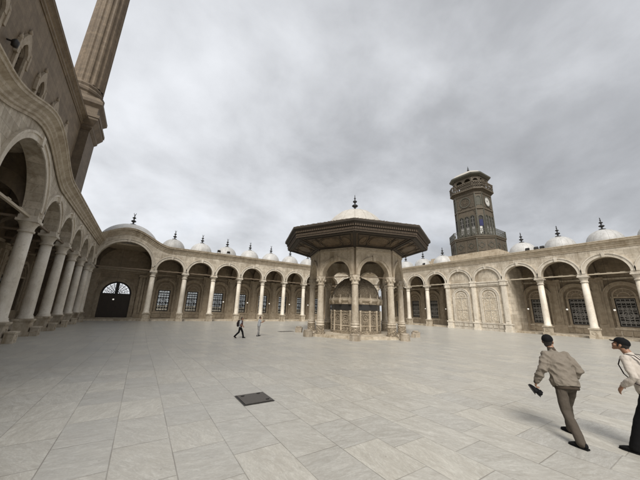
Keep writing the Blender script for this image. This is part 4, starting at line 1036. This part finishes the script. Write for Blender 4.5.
def person(label, loc, az, J, top, leg, shoes, opt):
    root = thing('person', label, 'person', loc, -az); vx = opt.get('voxel',.007); k = opt.get('k',1.)
    B = MB()
    pel, chest, neck = J['pelvis'], J['chest'], J['neck']; mid = pel.lerp(chest,.5)
    B.limb([pel-V(0,0,.04), pel+V(0,0,.03), mid, chest, chest.lerp(neck,.6)],[(.11,.078),(.118,.08),(.115,.08),(.135,.09),(.12,.08)],16)
    hd = J['head']; B.limb([chest.lerp(neck,.5), neck, neck.lerp(hd,.7)],[(.085,.07),.061,.057],12)
    for s in 'LR':
        sg = -1 if s == 'L' else 1
        B.limb([J['hip'+s]+V(0,0,.02), J['hip'+s].lerp(J['knee'+s],.4), J['knee'+s], J['knee'+s].lerp(J['ank'+s],.35), J['ank'+s]],[.07,.064,.05,.048,.036],12)
        az_ = J.get('toe'+s,0); t = V(math.sin(az_),math.cos(az_),0); B.limb([J['ank'+s]-V(0,0,.03)-t*.03, J['ank'+s]-V(0,0,.05)+t*.12],[.03,.022],10)
        B.limb([chest.lerp(neck,.55), J['sh'+s], J['sh'+s].lerp(J['elb'+s],.5), J['elb'+s], J['elb'+s].lerp(J['wri'+s],.4), J['wri'+s]],[.06,.052,.045,.038,.037,.027],12,(0,1,0))
        hk = J.get('hand'+s)
        if hk: hand(B, J['wri'+s], *hk)
    head_parts(J, root, None, B, opt.get('hair',True), opt.get('cap'), max(.006,vx*.9), opt.get('hk',1.))
    skin_mesh('body', B, M['skin'], root, vx, 2)
    # upper garment
    G = MB(); hem = opt.get('hem',.05); ax = (chest-pel).normalized(); fat = opt.get('fat',1.)
    G.limb([pel - ax*(hem+.06), pel+ax*.05, mid, chest, chest.lerp(neck,.5), chest.lerp(neck,.74), chest.lerp(neck,.9)],[(.168*fat,.132*fat),(.185*fat,.148*fat),(.178*fat,.14*fat),(.182*fat,.132*fat),(.168,.115),(.11,.085),(.07,.066)],22)
    for s in 'LR':
        e = opt.get('sleeve',1.); sh, el, wr_ = J['sh'+s], J['elb'+s], J['wri'+s]; a = opt.get('arm',1.)
        P = [chest.lerp(neck,.5), sh, sh.lerp(el,.5), el]; Rr = [.088,.068*a,.068*a,.064*a]
        if e >= 1: P += [el.lerp(wr_,.5), el.lerp(wr_,.93)]; Rr += [.058*a,.046*a]
        else: P = P[:3] + [sh.lerp(el,.75)]
        G.limb(P, Rr, 14, (0,1,0))
    tp = skin_mesh(opt.get('topname','jacket'), G, top, root, max(.009,vx), 9, opt.get('wr',.010), opt.get('wf',6.), None, (pel - ax*hem, ax, .26))
    # trousers
    G = MB(); G.limb([pel+V(0,0,.08), pel, pel-V(0,0,.06)],[(.140,.10),(.148,.105),(.138,.095)],18)
    for s in 'LR':
        h_, kn, an = J['hip'+s], J['knee'+s], J['ank'+s]; lw = opt.get('legw',1.)
        G.limb([h_+V(0,0,.02), h_.lerp(kn,.35), kn, kn.lerp(an,.5), an+V(0,0,-.01)],[.092*lw,.089*lw,.078*lw,.073*lw,.070*lw],14)
    skin_mesh('trousers', G, leg, root, max(.009,vx), 4, .008, 6.)
    for s in 'LR': shoe(root, J['ank'+s], J.get('toe'+s,0), shoes, J.get('pit'+s,0))
    if opt.get('cuffs'):
        G = MB(); rows = [[pel - ax*(hem+dz) + V(math.cos(2*PI*j/32)*.158*fat*kk, 0, 0) + ax.cross(V(1,0,0))*math.sin(2*PI*j/32)*.122*fat*kk for j in range(32)] for dz, kk in ((-.02,.9),(-.012,1.03),(.01,1.03),(.045,1.0),(.05,.96),(.05,.85))]
        ids = G.grid(rows, cv=True); G.face(ids[-1]); G.build('waistband', M['rib'], root)
        for s in 'LR':
            G = MB(); G.limb([J['elb'+s].lerp(J['wri'+s],.97), J['elb'+s].lerp(J['wri'+s],1.06)],[.038,.036],12); G.build('cuff', M['rib'], root)
        G = MB(); q = chest.lerp(neck,.92); G.limb([q, q+(neck-chest).normalized()*.045],[(.072,.068),(.064,.06)],16); G.build('collar', M['rib'], root)
    return root
gm = .36
# man in the beige jacket, striding away and to the left with his shoes in his hand
J1 = dict(pelvis=V(0,0,.93), chest=V(0,.11,1.27), neck=V(0,.21,1.49), head=V(0,.28,1.635), hpitch=R_(-18), hyaw=R_(-38),
  hipL=V(-.10,-.01,.88), kneeL=V(-.13,-.08,.49), ankL=V(-.127,-.315,.09), toeL=R_(-26), hipR=V(.10,.01,.88), kneeR=V(.13,.25,.50), ankR=V(.166,.33,.09), toeR=R_(-12), pitL=R_(-4),
  shL=V(-.185,.14,1.40), elbL=V(-.31,.07,1.14), wriL=V(-.385,.20,.90), handL=((-.12,.25,-1),(.4,.9,.3),(.9,-.25,-.3),.75),
  shR=V(.185,.13,1.40), elbR=V(.28,.01,1.14), wriR=V(.23,.13,1.0), handR=((-.75,.6,-.25),(.2,.3,.9),(-.6,-.8,0),.3))
person('man in beige jacket and black cap walking away, black shoes in hand', (6.90,2.06,gm), R_(40), J1, M['beige'], M['brown_trousers'], M['rubber'], dict(cap=1, cuffs=1, hem=.06, fat=1.2, arm=1.15, voxel=.006, wr=.024, wf=9, hk=1.06))
# man in the cream shirt at the right edge
J2 = dict(pelvis=V(0,0,.95), chest=V(0,.08,1.32), neck=V(0,.15,1.545), head=V(0,.225,1.675), hpitch=R_(-22), hyaw=R_(8),
  hipL=V(-.10,0,.90), kneeL=V(-.12,.16,.50), ankL=V(-.12,.30,.09), toeL=R_(-4), hipR=V(.10,0,.90), kneeR=V(.11,.0,.50), ankR=V(.12,-.30,.12), toeR=R_(8), pitR=R_(-14),
  shL=V(-.19,.14,1.48), elbL=V(-.27,.04,1.20), wriL=V(-.24,.22,1.03), handL=((.05,.55,-.75),(.6,.6,.3),(.75,-.5,-.2),.3),
  shR=V(.19,.14,1.48), elbR=V(.28,.16,1.20), wriR=V(.25,.34,1.04), handR=((0,.6,-.6),(-.6,.6,.3),(-.8,-.3,-.2),.3))
person('man in a cream shirt, black trousers and black cap, cut by the right edge', (7.25,1.07,gm), R_(12), J2, M['shirt'], M['black_trousers'], M['rubber'], dict(cap=1, topname='shirt', hem=.04, fat=.98, arm=.95, voxel=.006, wr=.009, wf=8))
# his pack
pk = thing('backpack', 'black pack with thin straps on the back of the man in the cream shirt', 'backpack', (7.25,1.07,gm), -R_(12))
m = MB(); m.limb([(0,-.17,1.02),(0,-.14,1.2),(0,-.09,1.40)],[(.13,.07),(.15,.09),(.12,.06)],16); skin_mesh('bag', m, M['pack'], pk, .012, 3, .006)
for s in (-1,1):
    m = MB(); pts = [(s*.12,-.06,1.44),(s*.115,.04,1.535),(s*.115,.13,1.54),(s*.125,.22,1.47),(s*.14,.255,1.36),(s*.165,.20,1.22),(s*.19,.08,1.10),(s*.16,-.08,1.05)]
    m.limb(pts,[(.015,.007)]*8,10); m.build('strap', M['pack'], pk)
# the shoes carried by the first man
def held_shoe(label, p, rot):
    o = thing('shoe', label, 'shoe', p, 0, 'shoes carried in the hand'); o.rotation_euler = rot; o.scale = (.86,)*3
    h = MB(); h.limb([(0,-.10,.05),(0,-.04,.05),(0,.05,.045),(0,.11,.036),(0,.155,.026)],[(.036,.05),(.041,.052),(.048,.045),(.047,.034),(.032,.022)],16)
    h.v = [V(p_.x,p_.y,max(p_.z,.004)) for p_ in h.v]; h.build('upper', M['rubber'], o)
    h = MB(); h.limb([(0,-.085,.10),(0,-.03,.105)],[(.03,.012),(.026,.008)],12); h.build('collar', M['cap'], o)
    q = MB(); pts = [(-.036,-.14),(.036,-.14),(.044,-.07),(.050,.03),(.049,.11),(.024,.178),(-.024,.178),(-.049,.11),(-.050,.03),(-.044,-.07)]; q.vprism([(x*.92,y*.95) for x,y in pts],-.006,.014); q.build('sole', M['iron'], o)
hw = Matrix.Rotation(-R_(40),3,'Z') @ V(-.405,.25,.80) + V(6.90,2.06,gm)
held_shoe('black shoe nearer the hand of the man in the beige jacket', hw+V(-.02,-.03,-.11), (R_(20),R_(42),R_(-38)))
held_shoe('black shoe hanging outermost from the hand of the man in the beige jacket', hw+V(-.02,.045,-.07), (R_(34),R_(58),R_(-22)))
# two visitors far across the court
J3 = dict(pelvis=V(0,0,.90), chest=V(0,.03,1.22), neck=V(0,.06,1.42), head=V(0,.10,1.56), hpitch=R_(-8),
  hipL=V(-.09,0,.86), kneeL=V(-.1,.2,.48), ankL=V(-.1,.30,.09), hipR=V(.09,0,.86), kneeR=V(.1,-.06,.47), ankR=V(.1,-.38,.15), pitR=R_(-28),
  shL=V(-.18,.04,1.36), elbL=V(-.23,.0,1.10), wriL=V(-.2,.2,.95), handL=((0,.6,-.7),(.6,.6,.3),(.8,-.3,-.2),.4),
  shR=V(.18,.04,1.36), elbR=V(.24,.02,1.09), wriR=V(.18,.22,.98), handR=((0,.6,-.7),(-.6,.6,.3),(-.8,-.3,-.2),.4))
person('person in white top, dark red vest and black trousers walking across the far court', (7.3,23.3,0), R_(118), J3, M['grey_shirt'], M['black_trousers'], M['rubber'], dict(voxel=.014, topname='shirt', sleeve=.5, hem=.03))
ps = bpy.data.objects[[o.name for o in bpy.data.objects if o.name.startswith('person')][-1]]
m = MB(); m.limb([(0,.03,.93),(0,.075,1.1),(0,.085,1.3)],[(.185,.12),(.17,.12),(.12,.10)],16); skin_mesh('vest', m, M['red_vest'], ps, .016, 3)
pk = thing('backpack', 'dark backpack worn by the walking visitor in black trousers', 'backpack', (7.3,23.3,0), -R_(118))
m = MB(); m.limb([(0,-.22,.98),(0,-.22,1.18),(0,-.17,1.38)],[(.14,.09),(.16,.11),(.12,.07)],14); skin_mesh('bag', m, M['pack'], pk, .016, 3, .006)
for s in (-1,1):
    m = MB(); m.limb([(s*.11,-.10,1.40),(s*.11,.03,1.47),(s*.12,.14,1.38),(s*.14,.15,1.2),(s*.17,.0,1.04),(s*.13,-.16,1.0)],[(.025,.014)]*6,8); m.build('strap', M['pack'], pk)
J4 = dict(pelvis=V(0,0,.92), chest=V(0,.02,1.25), neck=V(0,.05,1.46), head=V(0,.08,1.60), hpitch=R_(-6),
  hipL=V(-.09,0,.88), kneeL=V(-.1,.04,.49), ankL=V(-.11,.06,.09), hipR=V(.09,0,.88), kneeR=V(.1,.0,.49), ankR=V(.11,-.1,.09),
  shL=V(-.19,.03,1.40), elbL=V(-.2,.12,1.16), wriL=V(-.09,.36,1.25), handL=((.2,.7,.3),(.2,-.3,1),(.9,0,0),.5),
  shR=V(.19,.03,1.40), elbR=V(.2,.14,1.16), wriR=V(.09,.37,1.25), handR=((-.2,.7,.3),(-.2,-.3,1),(-.9,0,0),.5))
person('person in grey shirt and grey trousers standing with a phone raised in both hands', (9.35,24.4,0), R_(95), J4, M['grey_shirt'], M['grey_trousers'], M['rubber'], dict(voxel=.014, topname='shirt', sleeve=.5, hem=.06))
c_, s_ = math.cos(-R_(95)), math.sin(-R_(95))
m = MB(); m.box(-.075,.075,-.005,.005,-.04,.04); m.box(-.06,-.04,.005,.008,.015,.032)
o = m.build('phone', M['iron'], None, (9.35+c_*0-s_*.49, 24.4+s_*0+c_*.49, 1.32), (0,0,-R_(95))); tag(o, 'dark phone held up by the visitor in grey', 'phone')
#@@P1

# ------------------------------------------------------------------ sky, sun, camera
wd = bpy.data.worlds.new('World'); sc.world = wd; wd.use_nodes = True; nt = wd.node_tree; nt.nodes.clear()
SUN_AZ_DIR = Vector((-.62,-.78,0)).normalized(); EL = R_(46)
sky = nt.nodes.new('ShaderNodeTexSky'); sky.sky_type = 'NISHITA'; sky.sun_disc = False; sky.sun_elevation = EL
sky.sun_rotation = math.atan2(SUN_AZ_DIR.x, SUN_AZ_DIR.y); sky.dust_density = 3
bg1 = nt.nodes.new('ShaderNodeBackground'); bg1.inputs['Strength'].default_value = .1; nt.links.new(sky.outputs[0], bg1.inputs[0])
tc = nt.nodes.new('ShaderNodeTexCoord'); sx = nt.nodes.new('ShaderNodeSeparateXYZ'); nt.links.new(tc.outputs['Generated'], sx.inputs[0])
zz = math_(nt, 'MAXIMUM', sx.outputs[2], 0.0); den = math_(nt, 'ADD', zz, .42)
cb = nt.nodes.new('ShaderNodeCombineXYZ'); nt.links.new(math_(nt, 'DIVIDE', sx.outputs[0], den), cb.inputs[0]); nt.links.new(math_(nt, 'DIVIDE', sx.outputs[1], den), cb.inputs[1])
n1 = noise_(nt, cb.outputs[0], 2.1, 11, .55, .2).outputs[0]; n2 = noise_(nt, cb.outputs[0], .9, 6, .5, .3).outputs[0]; n3 = noise_(nt, cb.outputs[0], 6.5, 8, .6, .3).outputs[0]
f = math_(nt, 'ADD', math_(nt, 'ADD', math_(nt, 'MULTIPLY', n1, .66), math_(nt, 'MULTIPLY', n2, .25)), math_(nt, 'MULTIPLY', n3, .09))
# thicker cloud away from the sun, thinner near it
side = math_(nt, 'MULTIPLY', math_(nt, 'ADD', math_(nt, 'MULTIPLY', sx.outputs[0], -.80), math_(nt, 'MULTIPLY', sx.outputs[1], .36)), .19)
f = math_(nt, 'ADD', f, side)
ccol = ramp(nt, f, [(.26,(.25,.255,.266)),(.36,(.31,.317,.331)),(.45,(.395,.404,.421)),(.53,(.465,.476,.496)),(.64,(.56,.573,.597))])
bg2 = nt.nodes.new('ShaderNodeBackground'); bg2.inputs['Strength'].default_value = 1.0; nt.links.new(ccol, bg2.inputs[0])
mx_ = nt.nodes.new('ShaderNodeMixShader'); nt.links.new(ramp(nt, n2, [(.60,.95),(.74,.72)]), mx_.inputs[0])
nt.links.new(bg1.outputs[0], mx_.inputs[1]); nt.links.new(bg2.outputs[0], mx_.inputs[2])
out = nt.nodes.new('ShaderNodeOutputWorld'); nt.links.new(mx_.outputs[0], out.inputs[0])

sl = bpy.data.lights.new('sun', 'SUN'); sl.energy = 2.5; sl.angle = R_(24); sl.color = (1,.96,.90)
so = bpy.data.objects.new('sun', sl); COL.objects.link(so)
dirv = Vector((SUN_AZ_DIR.x*math.cos(EL), SUN_AZ_DIR.y*math.cos(EL), math.sin(EL)))
so.rotation_euler = dirv.to_track_quat('Z','Y').to_euler(); so.location = dirv*200

cam = bpy.data.cameras.new('camera'); co = bpy.data.objects.new('camera', cam); COL.objects.link(co); sc.camera = co
cam.sensor_fit = 'HORIZONTAL'; cam.sensor_width = 36; cam.lens = 265.57/640*36; cam.clip_start = .05; cam.clip_end = 4000
yaw, pit, rol = R_(32.81), R_(14.646), R_(1.698)
fw = Vector((math.sin(yaw)*math.cos(pit), math.cos(yaw)*math.cos(pit), math.sin(pit))); rt = Vector((math.cos(yaw),-math.sin(yaw),0)); up = rt.cross(fw)
r2 = rt*math.cos(rol) + up*math.sin(rol); u2 = -rt*math.sin(rol) + up*math.cos(rol)
mt = Matrix((r2, u2, -fw)).transposed().to_4x4(); mt.translation = (0,0,2.5); co.matrix_world = mt
vs = sc.view_settings; vs.view_transform = 'Standard'; vs.look = 'None'; vs.gamma = 1; vs.exposure = .68; vs.use_curve_mapping = False
sc.cycles.max_bounces = 6
